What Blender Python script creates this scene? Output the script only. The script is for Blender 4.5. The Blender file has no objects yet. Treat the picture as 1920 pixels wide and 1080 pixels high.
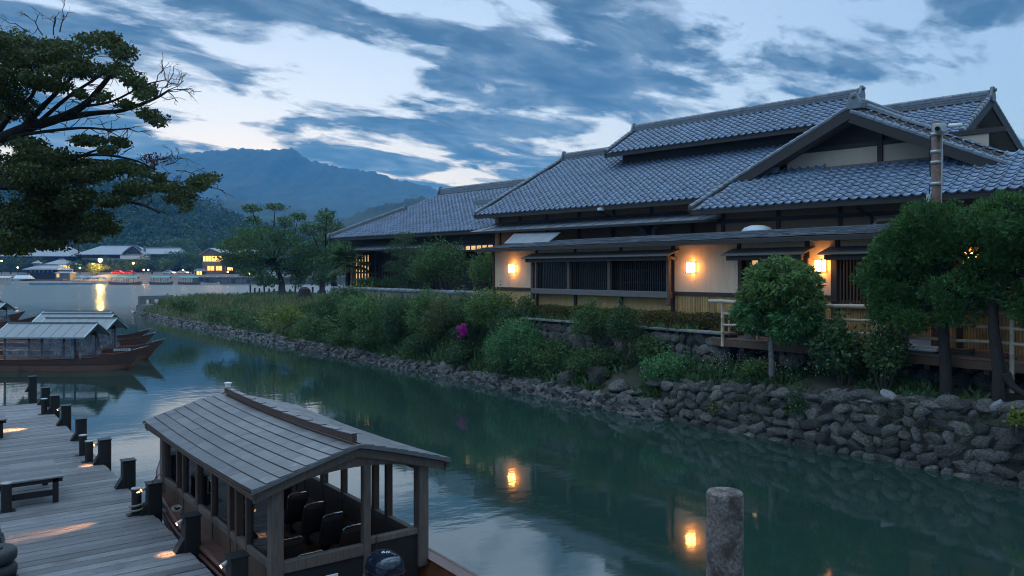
import bpy, math, random
import numpy as np
from mathutils import Vector, Matrix, noise as mnoise
random.seed(7); RNG = np.random.default_rng(11)
sc = bpy.context.scene; COL = sc.collection
R_ = math.radians
# ------------------------------------------------------------------ camera
F, CX, HY, H, TH = 1500.0, 960.0, 510.0, 4.4, R_(36.8)     # focal px, centre px, horizon px, eye height over water, yaw from the canal axis
cam = bpy.data.objects.new('camera', bpy.data.cameras.new('camera')); COL.objects.link(cam)
cam.location = (0, 0, H); cam.rotation_euler = (R_(90), 0, -TH)
cam.data.sensor_width = 36; cam.data.lens = 36 * F / 1920; cam.data.shift_y = (HY - 540) / 1920
cam.data.clip_start = 0.1; cam.data.clip_end = 20000
sc.camera = cam
# ------------------------------------------------------------------ sky, sun, exposure
SUN_AZ = TH - R_(20)        # compass bearing of the after-glow, clockwise from +Y
SUN_EL = R_(2.0)
SEED = 104.4
world = bpy.data.worlds.new('World'); sc.world = world; world.use_nodes = True
wn, wl = world.node_tree.nodes, world.node_tree.links
wn.clear()
def W(t, **k):
    n = wn.new(t)
    for a, b in k.items(): setattr(n, a, b)
    return n
def wmath(op, a, b=None, clamp=False):
    n = W('ShaderNodeMath', operation=op, use_clamp=clamp)
    for i, v in enumerate((a, b)):
        if v is None: continue
        if isinstance(v, (int, float)): n.inputs[i].default_value = v
        else: wl.new(v, n.inputs[i])
    return n.outputs[0]
def wmix(fac, a, b, blend='MIX'):
    n = W('ShaderNodeMix', data_type='RGBA', blend_type=blend)
    for s, v in ((n.inputs[0], fac), (n.inputs[6], a), (n.inputs[7], b)):
        if isinstance(v, (int, float)): s.default_value = v
        elif isinstance(v, tuple): s.default_value = (*v, 1)
        else: wl.new(v, s)
    return n.outputs[2]
def wramp(x, stops):
    n = W('ShaderNodeValToRGB'); wl.new(x, n.inputs[0]); e = n.color_ramp.elements
    while len(e) < len(stops): e.new(0.5)
    for q, (p, c) in zip(e, stops): q.position = p; q.color = (*c, 1) if isinstance(c, tuple) else (c, c, c, 1)
    return n.outputs[0]
sky = W('ShaderNodeTexSky', sky_type='NISHITA', sun_disc=False)
sky.sun_elevation = SUN_EL; sky.sun_rotation = SUN_AZ; sky.altitude = 50; sky.air_density = 1.0; sky.dust_density = 0.6; sky.ozone_density = 3.0
tc = W('ShaderNodeTexCoord'); sep = W('ShaderNodeSeparateXYZ'); wl.new(tc.outputs['Generated'], sep.inputs[0])
dz = wmath('MAXIMUM', sep.outputs[2], 0.0)
den = wmath('ADD', dz, 0.17)
comb = W('ShaderNodeCombineXYZ')
wl.new(wmath('DIVIDE', sep.outputs[0], den), comb.inputs[0]); wl.new(wmath('DIVIDE', sep.outputs[1], den), comb.inputs[1])
mp = W('ShaderNodeMapping', vector_type='POINT'); wl.new(comb.outputs[0], mp.inputs[0])
mp.inputs['Location'].default_value = (2.3, 0.2, 0.0); mp.inputs['Rotation'].default_value = (0, 0, TH)
mp.inputs['Scale'].default_value = (0.56, 1.0, 1.0)
def wnz(scale, det, rough, dist=0.0, z=0.0):
    q = W('ShaderNodeTexNoise', noise_dimensions='4D'); wl.new(mp.outputs[0], q.inputs['Vector']); q.inputs['W'].default_value = z
    q.inputs['Scale'].default_value = scale; q.inputs['Detail'].default_value = det; q.inputs['Roughness'].default_value = rough; q.inputs['Distortion'].default_value = dist
    return q.outputs[0]
big, puff, wisp = wnz(0.9, 2, 0.5, 0.2, SEED), wnz(4.4, 12, 0.58, 0.35, SEED + 3), wnz(12.0, 6, 0.65, 0.0, SEED + 5)
cov = wmath('ADD', wmath('ADD', wmath('MULTIPLY', big, 0.48), wmath('MULTIPLY', puff, 0.45)), wmath('MULTIPLY', wisp, 0.07))
# cosine of the angle to the after-glow: the air is palest there and deepens away from it
dot = W('ShaderNodeVectorMath', operation='DOT_PRODUCT'); wl.new(tc.outputs['Generated'], dot.inputs[0])
dot.inputs[1].default_value = (math.sin(SUN_AZ) * math.cos(R_(10)), math.cos(SUN_AZ) * math.cos(R_(10)), math.sin(R_(10)))
near = W('ShaderNodeMapRange', interpolation_type='SMOOTHSTEP'); wl.new(dot.outputs['Value'], near.inputs[0])
near.inputs[1].default_value = 0.62; near.inputs[2].default_value = 0.985
low = W('ShaderNodeMapRange', interpolation_type='SMOOTHSTEP'); wl.new(dz, low.inputs[0]); low.inputs[1].default_value = 0.30; low.inputs[2].default_value = 0.03; low.inputs[3].default_value = 0.0; low.inputs[4].default_value = 0.022
cov = wmath('ADD', cov, low.outputs[0])      # the banks close up towards the horizon
mask = wramp(cov, [(0.474, 0.0), (0.492, 0.5), (0.515, 1.0)])
base = wmix(1.0, sky.outputs[0], (0.9, 1.0, 1.15), 'MULTIPLY')
air = wmix(near.outputs[0], wramp(dz, [(0.0, (0.135, 0.165, 0.19)), (0.2, (0.128, 0.160, 0.188)), (0.40, (0.132, 0.168, 0.21)), (1.0, (0.15, 0.195, 0.25))]),
           wramp(dz, [(0.0, (0.36, 0.26, 0.22)), (0.06, (0.275, 0.24, 0.22)), (0.2, (0.225, 0.233, 0.238)), (0.33, (0.175, 0.205, 0.23)), (0.6, (0.155, 0.20, 0.24))]))
clear = wmix(0.03, air, base)
body = wmath('ADD', wmath('MULTIPLY', cov, 0.55), wmath('MULTIPLY', wnz(7.0, 8, 0.62, 0.6, SEED + 9), 0.45))     # light and dark inside the cloud
thick = wramp(body, [(0.42, (0.115, 0.140, 0.165)), (0.49, (0.056, 0.084, 0.108)), (0.55, (0.030, 0.055, 0.077)), (0.62, (0.020, 0.042, 0.062))])
# the unseen sky overhead is brightened to lift the light on the land; low down the haze reddens, so the air there is taken bluer
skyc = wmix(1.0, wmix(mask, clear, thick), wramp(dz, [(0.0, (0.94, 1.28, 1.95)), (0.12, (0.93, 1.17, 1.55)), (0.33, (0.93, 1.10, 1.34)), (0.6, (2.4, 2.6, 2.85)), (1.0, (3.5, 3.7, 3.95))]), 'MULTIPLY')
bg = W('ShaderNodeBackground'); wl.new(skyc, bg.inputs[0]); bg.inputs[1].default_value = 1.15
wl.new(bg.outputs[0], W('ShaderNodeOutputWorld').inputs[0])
sun = bpy.data.objects.new('sun', bpy.data.lights.new('sun', 'SUN')); COL.objects.link(sun)
sun.data.energy = 0.05; sun.data.angle = R_(12); sun.data.color = (1.0, 0.86, 0.74)
sd = Vector((math.sin(SUN_AZ) * math.cos(SUN_EL), math.cos(SUN_AZ) * math.cos(SUN_EL), math.sin(SUN_EL)))
sun.rotation_euler = sd.to_track_quat('Z', 'Y').to_euler(); sun.location = sd * 60
sc.view_settings.view_transform = 'Standard'; sc.view_settings.look = 'None'
sc.view_settings.exposure = 1.3; sc.view_settings.gamma = 1.0; sc.view_settings.use_curve_mapping = False
sc.render.engine = 'CYCLES'; sc.cycles.use_denoising = True; sc.cycles.filter_width = 1.05; sc.cycles.max_bounces = 6; sc.cycles.volume_bounces = 1
sc.cycles.transparent_max_bounces = 12; sc.cycles.sample_clamp_indirect = 4.0
# ------------------------------------------------------------------ from a pixel of the photograph to the place (distance always from ground, wall or size)
s_, c_ = math.sin(TH), math.cos(TH)
RT, FWD, CAM, UP = np.array([c_, -s_, 0]), np.array([s_, c_, 0]), np.array([0, 0, H]), np.array([0, 0, 1.0])
A3 = lambda *v: np.array(v, float)
def ray(x, y): return FWD + RT * (x - CX) / F + UP * (HY - y) / F
def atX(x, y, X): d = ray(x, y); return CAM + d * (X / d[0])
def atZ(x, y, z): d = ray(x, y); return CAM + d * ((z - H) / d[2])
def atD(x, y, D): return CAM + ray(x, y) * D
def yX(px, X): return float(atX(px, 300, X)[1])
def cw(r, d, z=0.0): return RT * r + FWD * d + UP * z           # right, depth, height
PH = R_(7.4)                                                     # the inn stands turned 7.4 degrees to the canal
HA, HP = A3(-math.sin(PH), math.cos(PH), 0), A3(math.cos(PH), math.sin(PH), 0)
HO = A3(22.3, 50, 0) - HA * 50
def hp(u, e, z): return HO + HA * u + HP * e + UP * z
def atE(x, y, e): d = ray(x, y); return CAM + d * (((HO - CAM) @ HP + e) / (d @ HP))
# ------------------------------------------------------------------ materials
MATS = {}
def mat(name, col, rough=0.75, var=0.2, scale=6.0, bump=0.25, bscale=30.0, stretch=(1, 1, 1), metal=0.0, rnd=0.0, stain=None, stain_scale=1.2, stain_lo=0.5, spec=0.5, sub=None, hue=0.0, coat=0.0, trans=0.0, bdist=0.02):
    m = bpy.data.materials.new(name); m.use_nodes = True; MATS[name] = m
    n, l = m.node_tree.nodes, m.node_tree.links
    b = n['Principled BSDF']; b.inputs['Roughness'].default_value = rough; b.inputs['Metallic'].default_value = metal
    b.inputs['Specular IOR Level'].default_value = spec; b.inputs['Coat Weight'].default_value = coat
    t = n.new('ShaderNodeTexCoord'); oi = n.new('ShaderNodeObjectInfo')
    ad = n.new('ShaderNodeVectorMath'); ad.operation = 'MULTIPLY_ADD'
    k = n.new('ShaderNodeCombineXYZ')
    for i in range(3): l.new(oi.outputs['Random'], k.inputs[i])
    l.new(k.outputs[0], ad.inputs[0]); ad.inputs[1].default_value = (37, 53, 71); l.new(t.outputs['Object'], ad.inputs[2])
    mpg = n.new('ShaderNodeMapping'); mpg.inputs['Scale'].default_value = stretch; l.new(ad.outputs[0], mpg.inputs[0])
    def nz(sc_, det, vec=mpg.outputs[0]):
        q = n.new('ShaderNodeTexNoise'); q.inputs['Scale'].default_value = sc_; q.inputs['Detail'].default_value = det; q.inputs['Roughness'].default_value = 0.62
        l.new(vec, q.inputs['Vector']); return q.outputs[0]
    a = nz(scale, 6)
    r = n.new('ShaderNodeMapRange'); l.new(a, r.inputs[0]); r.inputs[1].default_value = 0.25; r.inputs[2].default_value = 0.75
    r.inputs[3].default_value = 1 - var; r.inputs[4].default_value = 1 + var
    fac = r.outputs[0]
    if rnd:
        g = n.new('ShaderNodeNewGeometry'); s2 = n.new('ShaderNodeMath'); s2.operation = 'ADD'
        l.new(g.outputs['Random Per Island'], s2.inputs[0]); l.new(oi.outputs['Random'], s2.inputs[1])
        fr = n.new('ShaderNodeMath'); fr.operation = 'FRACT'; l.new(s2.outputs[0], fr.inputs[0])
        r2 = n.new('ShaderNodeMapRange'); l.new(fr.outputs[0], r2.inputs[0]); r2.inputs[3].default_value = 1 - rnd; r2.inputs[4].default_value = 1 + rnd
        mu = n.new('ShaderNodeMath'); mu.operation = 'MULTIPLY'; l.new(fac, mu.inputs[0]); l.new(r2.outputs[0], mu.inputs[1]); fac = mu.outputs[0]
        if hue:
            hs = n.new('ShaderNodeHueSaturation'); r3 = n.new('ShaderNodeMapRange'); l.new(fr.outputs[0], r3.inputs[0])
            r3.inputs[3].default_value = 0.5 - hue; r3.inputs[4].default_value = 0.5 + hue; l.new(r3.outputs[0], hs.inputs['Hue'])
    cv = n.new('ShaderNodeVectorMath'); cv.operation = 'SCALE'; cv.inputs[0].default_value = col; l.new(fac, cv.inputs['Scale'])
    out = cv.outputs[0]
    if stain:
        st = n.new('ShaderNodeMapRange'); l.new(nz(stain_scale, 7, ad.outputs[0]), st.inputs[0]); st.inputs[1].default_value = stain_lo; st.inputs[2].default_value = stain_lo + 0.16
        mx = n.new('ShaderNodeMix'); mx.data_type = 'RGBA'; l.new(st.outputs[0], mx.inputs[0]); l.new(out, mx.inputs[6]); mx.inputs[7].default_value = (*stain, 1); out = mx.outputs[2]
    if rnd and hue: l.new(out, hs.inputs['Color']); out = hs.outputs[0]
    l.new(out, b.inputs['Base Color'])
    if bump:
        bn = n.new('ShaderNodeBump'); bn.inputs['Strength'].default_value = bump; bn.inputs['Distance'].default_value = bdist
        l.new(nz(bscale, 5), bn.inputs['Height']); l.new(bn.outputs[0], b.inputs['Normal'])
    if trans:      # thin leaf: part of the light passes through
        tl = n.new('ShaderNodeBsdfTranslucent'); ms = n.new('ShaderNodeMixShader'); ms.inputs[0].default_value = trans
        l.new(out, tl.inputs[0]); l.new(b.outputs[0], ms.inputs[1]); l.new(tl.outputs[0], ms.inputs[2]); l.new(ms.outputs[0], n['Material Output'].inputs[0])
    return m
def emit(name, col, strength):
    m = bpy.data.materials.new(name); m.use_nodes = True; MATS[name] = m
    n, l = m.node_tree.nodes, m.node_tree.links; b = n['Principled BSDF']
    b.inputs['Base Color'].default_value = (*col, 1); b.inputs['Emission Color'].default_value = (*col, 1); b.inputs['Emission Strength'].default_value = strength
    q = n.new('ShaderNodeTexNoise'); q.inputs['Scale'].default_value = 3; mr = n.new('ShaderNodeMapRange'); l.new(q.outputs[0], mr.inputs[0])
    mr.inputs[3].default_value = strength * 0.6; mr.inputs[4].default_value = strength * 1.4; l.new(mr.outputs[0], b.inputs['Emission Strength'])
    return m
def glass(name, col=(0.85, 0.9, 0.92), rough=0.03, ior=1.45, mixf=0.85):
    m = bpy.data.materials.new(name); m.use_nodes = True; MATS[name] = m
    n, l = m.node_tree.nodes, m.node_tree.links; n.remove(n['Principled BSDF'])
    tr = n.new('ShaderNodeBsdfTransparent'); tr.inputs[0].default_value = (*col, 1)
    gl = n.new('ShaderNodeBsdfGlossy'); gl.inputs['Roughness'].default_value = rough; fr = n.new('ShaderNodeFresnel'); fr.inputs[0].default_value = ior
    nz = n.new('ShaderNodeTexNoise'); nz.inputs['Scale'].default_value = 4; bp = n.new('ShaderNodeBump'); bp.inputs['Strength'].default_value = 0.04
    l.new(nz.outputs[0], bp.inputs['Height']); l.new(bp.outputs[0], gl.inputs['Normal'])
    ms = n.new('ShaderNodeMixShader'); l.new(fr.outputs[0], ms.inputs[0]); l.new(tr.outputs[0], ms.inputs[1]); l.new(gl.outputs[0], ms.inputs[2])
    l.new(ms.outputs[0], n['Material Output'].inputs[0])
    return m
mat('plaster', (0.72, 0.54, 0.38), 0.9, 0.13, 3, 0.12, 60, (1, 2.6, 0.32), stain=(0.52, 0.41, 0.32), stain_scale=0.7, stain_lo=0.56)
mat('ochre', (0.52, 0.33, 0.14), 0.9, 0.22, 3, 0.15, 50, (1, 2.6, 0.32), rnd=0.12)
mat('bamboo_slat', (0.50, 0.33, 0.14), 0.6, 0.2, 5, 0.2, 40, rnd=0.25)
mat('dark_wood', (0.035, 0.026, 0.022), 0.6, 0.35, 4, 0.3, 30, (1, 1, 8), rnd=0.2)
mat('brown_wood', (0.10, 0.055, 0.032), 0.6, 0.35, 4, 0.35, 24, (6, 6, 1), rnd=0.2)
mat('grey_wood', (0.16, 0.145, 0.135), 0.65, 0.35, 5, 0.35, 26, (1, 6, 6), rnd=0.15)
mat('weathered_wood', (0.135, 0.10, 0.08), 0.7, 0.42, 4, 0.45, 24, (8, 8, 1.0), rnd=0.2)
mat('house_wall', (0.27, 0.165, 0.10), 0.85, 0.15, 3, 0.1, 40)
mat('cream_gable', (0.58, 0.46, 0.36), 0.9, 0.08, 3, 0.1, 50)
mat('soffit', (0.14, 0.10, 0.075), 0.8, 0.25, 4, 0.2, 30)
mat('roof_tile', (0.115, 0.17, 0.255), 0.27, 0.18, 5, 0.08, 20, rnd=0.24, stain=(0.09, 0.105, 0.125), stain_scale=1.6, stain_lo=0.60, spec=0.75)
mat('ridge_tile', (0.17, 0.19, 0.215), 0.45, 0.25, 5, 0.2, 30, rnd=0.2)
mat('sheet_roof', (0.2, 0.22, 0.24), 0.42, 0.2, 3, 0.1, 30, rnd=0.12, stain=(0.08, 0.09, 0.09), stain_scale=1.5, stain_lo=0.55)
mat('shingle', (0.15, 0.17, 0.19), 0.6, 0.3, 6, 0.3, 30, rnd=0.25)
mat('plank', (0.20, 0.195, 0.20), 0.55, 0.40, 5, 0.6, 26, (1, 16, 1), rnd=0.30, stain=(0.11, 0.105, 0.105), stain_scale=1.1, stain_lo=0.54)
mat('black_steel', (0.012, 0.011, 0.011), 0.5, 0.3, 8, 0.2, 40, rnd=0.1)
mat('black_wood', (0.015, 0.012, 0.011), 0.6, 0.35, 6, 0.3, 30, (6, 6, 1), rnd=0.2)
mat('rubber', (0.03, 0.032, 0.034), 0.7, 0.3, 8, 0.2, 40)
mat('zinc_cap', (0.45, 0.43, 0.42), 0.5, 0.2, 8, 0.1, 40, metal=0.6)
mat('copper_sheet', (0.155, 0.150, 0.152), 0.38, 0.30, 4, 0.18, 14, rnd=0.20, stain=(0.24, 0.24, 0.25), stain_scale=1.8, stain_lo=0.57, metal=0.25)
mat('boat_beam', (0.09, 0.050, 0.034), 0.5, 0.4, 5, 0.3, 24, (5, 5, 1), rnd=0.15)
mat('boat_hull', (0.12, 0.055, 0.042), 0.3, 0.3, 3, 0.15, 24, (6, 1, 6), rnd=0.12)
mat('hull_plank', (0.27, 0.135, 0.095), 0.55, 0.3, 3, 0.2, 24, (1, 6, 6), rnd=0.1, stain=(0.09, 0.05, 0.04), stain_scale=1.4, stain_lo=0.55)
mat('boat_inside', (0.24, 0.09, 0.035), 0.55, 0.3, 3, 0.1, 20)
mat('seat_cloth', (0.065, 0.042, 0.034), 0.9, 0.2, 8, 0.2, 60)
mat('chrome', (0.6, 0.6, 0.6), 0.25, 0.1, 8, 0, 40, metal=1.0)
mat('motor_cowl', (0.012, 0.02, 0.035), 0.16, 0.1, 5, 0, 40, coat=0.6)
mat('white_paint', (0.75, 0.75, 0.73), 0.5, 0.1, 6, 0.05, 40)
mat('orange_paint', (0.7, 0.2, 0.05), 0.5, 0.1, 6, 0.05, 40)
mat('rope', (0.30, 0.27, 0.22), 0.9, 0.3, 30, 0.6, 120)
mat('concrete', (0.21, 0.17, 0.15), 0.95, 0.85, 34, 1.0, 50, stain=(0.075, 0.055, 0.048), stain_scale=5, stain_lo=0.47)
mat('grey_concrete', (0.20, 0.20, 0.19), 0.9, 0.3, 6, 0.4, 40, stain=(0.10, 0.10, 0.095), stain_scale=0.8, stain_lo=0.5)
mat('stone', (0.150, 0.138, 0.126), 0.8, 0.8, 4, 1.0, 5, rnd=0.62, stain=(0.060, 0.066, 0.036), stain_scale=1.6, stain_lo=0.57, bdist=0.16)
mat('pale_stone', (0.27, 0.27, 0.28), 0.85, 0.5, 9, 0.9, 12, rnd=0.2, stain=(0.10, 0.095, 0.09), stain_scale=3.5, stain_lo=0.48)
mat('wet_stone', (0.060, 0.056, 0.052), 0.6, 0.5, 6, 0.8, 9, rnd=0.6)
mat('wall_core', (0.028, 0.026, 0.022), 1.0, 0.3, 6, 0.6, 20)
mat('soil', (0.065, 0.060, 0.040), 1.0, 0.4, 1.5, 0.8, 6, stain=(0.035, 0.055, 0.02), stain_scale=0.5, stain_lo=0.48)
mat('gravel', (0.16, 0.15, 0.14), 1.0, 0.35, 3, 0.7, 14)
mat('bark', (0.035, 0.028, 0.025), 0.95, 0.4, 8, 0.9, 22, (2, 2, 0.6))
mat('pale_bark', (0.20, 0.19, 0.18), 0.95, 0.5, 14, 0.7, 26, stain=(0.06, 0.055, 0.05), stain_scale=5, stain_lo=0.5)
mat('twig', (0.07, 0.055, 0.05), 0.95, 0.3, 8, 0.3, 30)
def leaf(name, col, var=0.45, trans=0.3, hue=0.03, rough=0.55): mat(name, col, rough, 0.25, 1.2, 0.0, 10, rnd=var, hue=hue, trans=trans, spec=0.3)
leaf('leaf_maple', (0.072, 0.094, 0.030)); leaf('leaf_dark', (0.065, 0.120, 0.045)); leaf('leaf_mid', (0.100, 0.165, 0.058))
leaf('leaf_bright', (0.140, 0.230, 0.068)); leaf('leaf_juniper', (0.085, 0.180, 0.050), 0.5, 0.15); leaf('leaf_cherry', (0.100, 0.170, 0.055))
leaf('leaf_fresh', (0.100, 0.230, 0.085)); leaf('leaf_hedge', (0.115, 0.110, 0.036), 0.6); leaf('leaf_grass', (0.145, 0.175, 0.068), 0.5)
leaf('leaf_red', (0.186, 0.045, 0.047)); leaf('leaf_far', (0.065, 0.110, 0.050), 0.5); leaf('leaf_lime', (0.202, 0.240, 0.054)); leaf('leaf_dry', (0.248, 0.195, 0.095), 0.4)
leaf('petal', (0.55, 0.04, 0.38), 0.3, 0.4, 0.02); leaf('petal_white', (0.6, 0.6, 0.5), 0.2)
mat('forest_floor', (0.030, 0.045, 0.026), 1.0, 0.4, 0.15, 0.6, 0.3)
mat('mountain_forest', (0.030, 0.052, 0.034), 1.0, 0.45, 0.02, 1.0, 0.05)
mat('bamboo', (0.46, 0.37, 0.27), 0.45, 0.2, 6, 0.2, 30, (4, 4, 1), rnd=0.15)
mat('rust_steel', (0.17, 0.10, 0.075), 0.8, 0.4, 6, 0.5, 26, stain=(0.30, 0.28, 0.26), stain_scale=2.4, stain_lo=0.55)
mat('wire', (0.02, 0.02, 0.022), 0.5, 0.1, 8, 0, 40)
mat('green_trim', (0.02, 0.06, 0.045), 0.5, 0.2, 4, 0.1, 30)
mat('green_metal', (0.16, 0.19, 0.20), 0.35, 0.15, 3, 0.08, 20, stain=(0.10, 0.12, 0.12), stain_scale=2, stain_lo=0.56)
mat('edge_metal', (0.42, 0.48, 0.48), 0.35, 0.15, 4, 0.05, 20, metal=0.3)
mat('teal_canopy', (0.08, 0.36, 0.33), 0.7, 0.15, 2, 0.1, 20)
mat('blue_tarp', (0.04, 0.26, 0.50), 0.6, 0.2, 2, 0.3, 10)
mat('grey_timber_far', (0.12, 0.11, 0.105), 0.8, 0.25, 2, 0.1, 10)
mat('far_roof', (0.24, 0.27, 0.31), 0.5, 0.15, 1.0, 0.05, 6)
mat('far_dark', (0.03, 0.03, 0.032), 0.8, 0.2, 2, 0.1, 10)
mat('far_wall', (0.24, 0.20, 0.17), 0.9, 0.15, 2, 0.1, 10)
mat('white_canvas', (0.62, 0.64, 0.66), 0.7, 0.1, 2, 0.1, 10)
mat('red_paint', (0.45, 0.02, 0.03), 0.3, 0.1, 2, 0, 10, coat=0.4)
mat('silver_paint', (0.5, 0.5, 0.5), 0.3, 0.1, 2, 0, 10, coat=0.4)
mat('dark_glass', (0.012, 0.014, 0.02), 0.08, 0.1, 3, 0.0, 10)
mat('interior_dark', (0.014, 0.013, 0.014), 0.9, 0.2, 2, 0.1, 10)
emit('lantern_paper', (1.0, 0.44, 0.11), 9.5); emit('warm_window', (1.0, 0.47, 0.11), 0.95); emit('dim_window', (1.0, 0.58, 0.22), 0.30)
emit('street_bulb', (1.0, 0.60, 0.14), 300.0); emit('small_bulb', (1.0, 0.50, 0.16), 22.0); emit('tail_lamp', (1.0, 0.05, 0.06), 5.0); emit('head_lamp', (1.0, 0.85, 0.65), 6.0)
emit('post_lamp', (1.0, 0.42, 0.14), 5.0)
glass('pane'); glass('vinyl', (0.62, 0.66, 0.72), 0.25, 1.5)
# ------------------------------------------------------------------ scene helpers
FR = {}                                    # object name -> (origin, rotz) of the thing it belongs to
class MB:
    def __init__(s): s.v, s.f = [], []
    def add(s, vs, fs):
        o = len(s.v); s.v += [tuple(map(float, p)) for p in vs]; s.f += [tuple(i + o for i in q) for q in fs]; return s
    def obox(s, c, a, b, d):                # centre and three half-axes
        c, a, b, d = map(np.asarray, (c, a, b, d))
        vs = [c + i * a + j * b + k * d for k in (-1, 1) for j in (-1, 1) for i in (-1, 1)]
        return s.add(vs, [(0, 2, 3, 1), (4, 5, 7, 6), (0, 1, 5, 4), (2, 6, 7, 3), (0, 4, 6, 2), (1, 3, 7, 5)])
    def box(s, x0, x1, y0, y1, z0, z1): return s.obox(((x0 + x1) / 2, (y0 + y1) / 2, (z0 + z1) / 2), ((x1 - x0) / 2, 0, 0), (0, (y1 - y0) / 2, 0), (0, 0, (z1 - z0) / 2))
    def hbox(s, u0, u1, e0, e1, z0, z1): return s.obox(hp((u0 + u1) / 2, (e0 + e1) / 2, (z0 + z1) / 2), HA * (u1 - u0) / 2, HP * (e1 - e0) / 2, UP * (z1 - z0) / 2)
    def bar(s, p, q, w, h, up=(0, 0, 1)):
        p, q, up = np.asarray(p, float), np.asarray(q, float), np.asarray(up, float); d = q - p; L = np.linalg.norm(d); d = d / L
        x = np.cross(d, up); x = x / (np.linalg.norm(x) + 1e-9); y = np.cross(x, d)
        return s.obox((p + q) / 2, d * L / 2, x * w / 2, y * h / 2)
    def tube(s, pts, rad, n=8, cap=True):
        pts = [np.asarray(p, float) for p in pts]
        if not hasattr(rad, '__len__'): rad = [rad] * len(pts)
        o = len(s.v); ref = None
        for i, p in enumerate(pts):
            t = pts[min(i + 1, len(pts) - 1)] - pts[max(i - 1, 0)]; t = t / (np.linalg.norm(t) + 1e-9)
            if ref is None: ref = np.cross(t, (0.31, 0.17, 0.93) if abs(t[2]) < 0.9 else (1, 0.1, 0))
            x = ref - t * (ref @ t); x = x / (np.linalg.norm(x) + 1e-9); ref = x; y = np.cross(t, x)
            for k in range(n): a = 2 * math.pi * k / n; s.v.append(tuple(p + (x * math.cos(a) + y * math.sin(a)) * rad[i]))
        for i in range(len(pts) - 1):
            for k in range(n): a, b = o + i * n + k, o + i * n + (k + 1) % n; s.f.append((a, b, b + n, a + n))
        if cap: s.f.append(tuple(o + k for k in reversed(range(n)))); s.f.append(tuple(o + (len(pts) - 1) * n + k for k in range(n)))
        return s
    def lathe(s, prof, c=(0, 0, 0), n=16):
        o = len(s.v)
        for r, z in prof:
            for k in range(n): a = 2 * math.pi * k / n; s.v.append((c[0] + r * math.cos(a), c[1] + r * math.sin(a), c[2] + z))
        for i in range(len(prof) - 1):
            for k in range(n): a, b = o + i * n + k, o + i * n + (k + 1) % n; s.f.append((a, b, b + n, a + n))
        s.f.append(tuple(o + k for k in reversed(range(n)))); s.f.append(tuple(o + (len(prof) - 1) * n + k for k in range(n)))
        return s
    def slab(s, poly, off):                 # polygon given a thickness
        off = np.asarray(off, float); n = len(poly); vs = [np.asarray(p, float) for p in poly]; vs = vs + [p + off for p in vs]
        return s.add(vs, [tuple(range(n)), tuple(range(2 * n - 1, n - 1, -1))] + [(i, i + n, (i + 1) % n + n, (i + 1) % n) for i in range(n)])
    def grid(s, rows, close=False):         # rows of points -> sheet
        n = len(rows[0]); o = len(s.v)
        for r in rows: s.v += [tuple(map(float, p)) for p in r]
        for i in range(len(rows) - 1):
            for k in range(n - 1): a = o + i * n + k; s.f.append((a, a + 1, a + n + 1, a + n))
        return s
    def build(s, name, m, parent=None, smooth=False, bevel=0.0, label=None, kind=None):
        me = bpy.data.meshes.new(name); v = np.array(s.v, float)
        if parent is not None:
            o, rz = FR[parent.name]; v = v - o
            if rz: cc, ss = math.cos(-rz), math.sin(-rz); v = np.stack([v[:, 0] * cc - v[:, 1] * ss, v[:, 0] * ss + v[:, 1] * cc, v[:, 2]], 1)
        me.from_pydata(v.tolist(), [], s.f); me.update()
        return mesh_obj(name, me, m, parent, smooth, bevel, label, kind)
def mesh_obj(name, me, m, parent=None, smooth=False, bevel=0.0, label=None, kind=None):
    if m is not None and not me.materials: me.materials.append(MATS[m])
    if smooth: me.polygons.foreach_set('use_smooth', [True] * len(me.polygons))
    o = bpy.data.objects.new(name, me); COL.objects.link(o)
    if parent is not None: o.parent = parent; FR[o.name] = FR[parent.name]
    else: FR[o.name] = (np.zeros(3), 0.0)
    if bevel: md = o.modifiers.new('bevel', 'BEVEL'); md.width = bevel; md.segments = 1; md.limit_method = 'ANGLE'
    if label: o['label'] = label
    if kind: o['kind'] = kind
    return o
def tag(o, label, cat, group=None, kind=None):
    o['label'] = label; o['category'] = cat
    if group: o['group'] = group
    if kind: o['kind'] = kind
    return o
def thing(name, label, cat, loc=(0, 0, 0), rotz=0.0, group=None):
    o = bpy.data.objects.new(name, None); COL.objects.link(o); o.empty_display_size = 0.3
    o.location = tuple(map(float, loc)); o.rotation_euler = (0, 0, rotz); FR[o.name] = (np.asarray(loc, float), rotz)
    return tag(o, label, cat, group)
def struct(name, mb, m, smooth=False): o = mb.build(name, m, None, smooth); o['kind'] = 'structure'; return o
def dup(root, loc, rotz, label=None, group=None, scale=None):
    r = root.copy(); COL.objects.link(r); r.location = tuple(map(float, loc)); r.rotation_euler = (0, 0, rotz)
    if scale: r.scale = (scale, scale, scale) if not hasattr(scale, '__len__') else scale
    if label: r['label'] = label
    if group: r['group'] = group
    for ch in list(root.children):
        c = ch.copy(); COL.objects.link(c); c.parent = r
        for g in list(ch.children): d = g.copy(); COL.objects.link(d); d.parent = c
    return r
def np_mesh(name, V, quads):
    me = bpy.data.meshes.new(name); n = len(quads)
    me.vertices.add(len(V)); me.vertices.foreach_set('co', np.ascontiguousarray(V, np.float32).ravel())
    me.loops.add(n * 4); me.loops.foreach_set('vertex_index', np.ascontiguousarray(quads, np.int32).ravel())
    me.polygons.add(n); me.polygons.foreach_set('loop_start', np.arange(0, n * 4, 4, dtype=np.int32)); me.polygons.foreach_set('loop_total', np.full(n, 4, np.int32))
    me.update(calc_edges=True); return me
def unit(a): return a / (np.linalg.norm(a, axis=-1, keepdims=True) + 1e-9)
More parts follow.
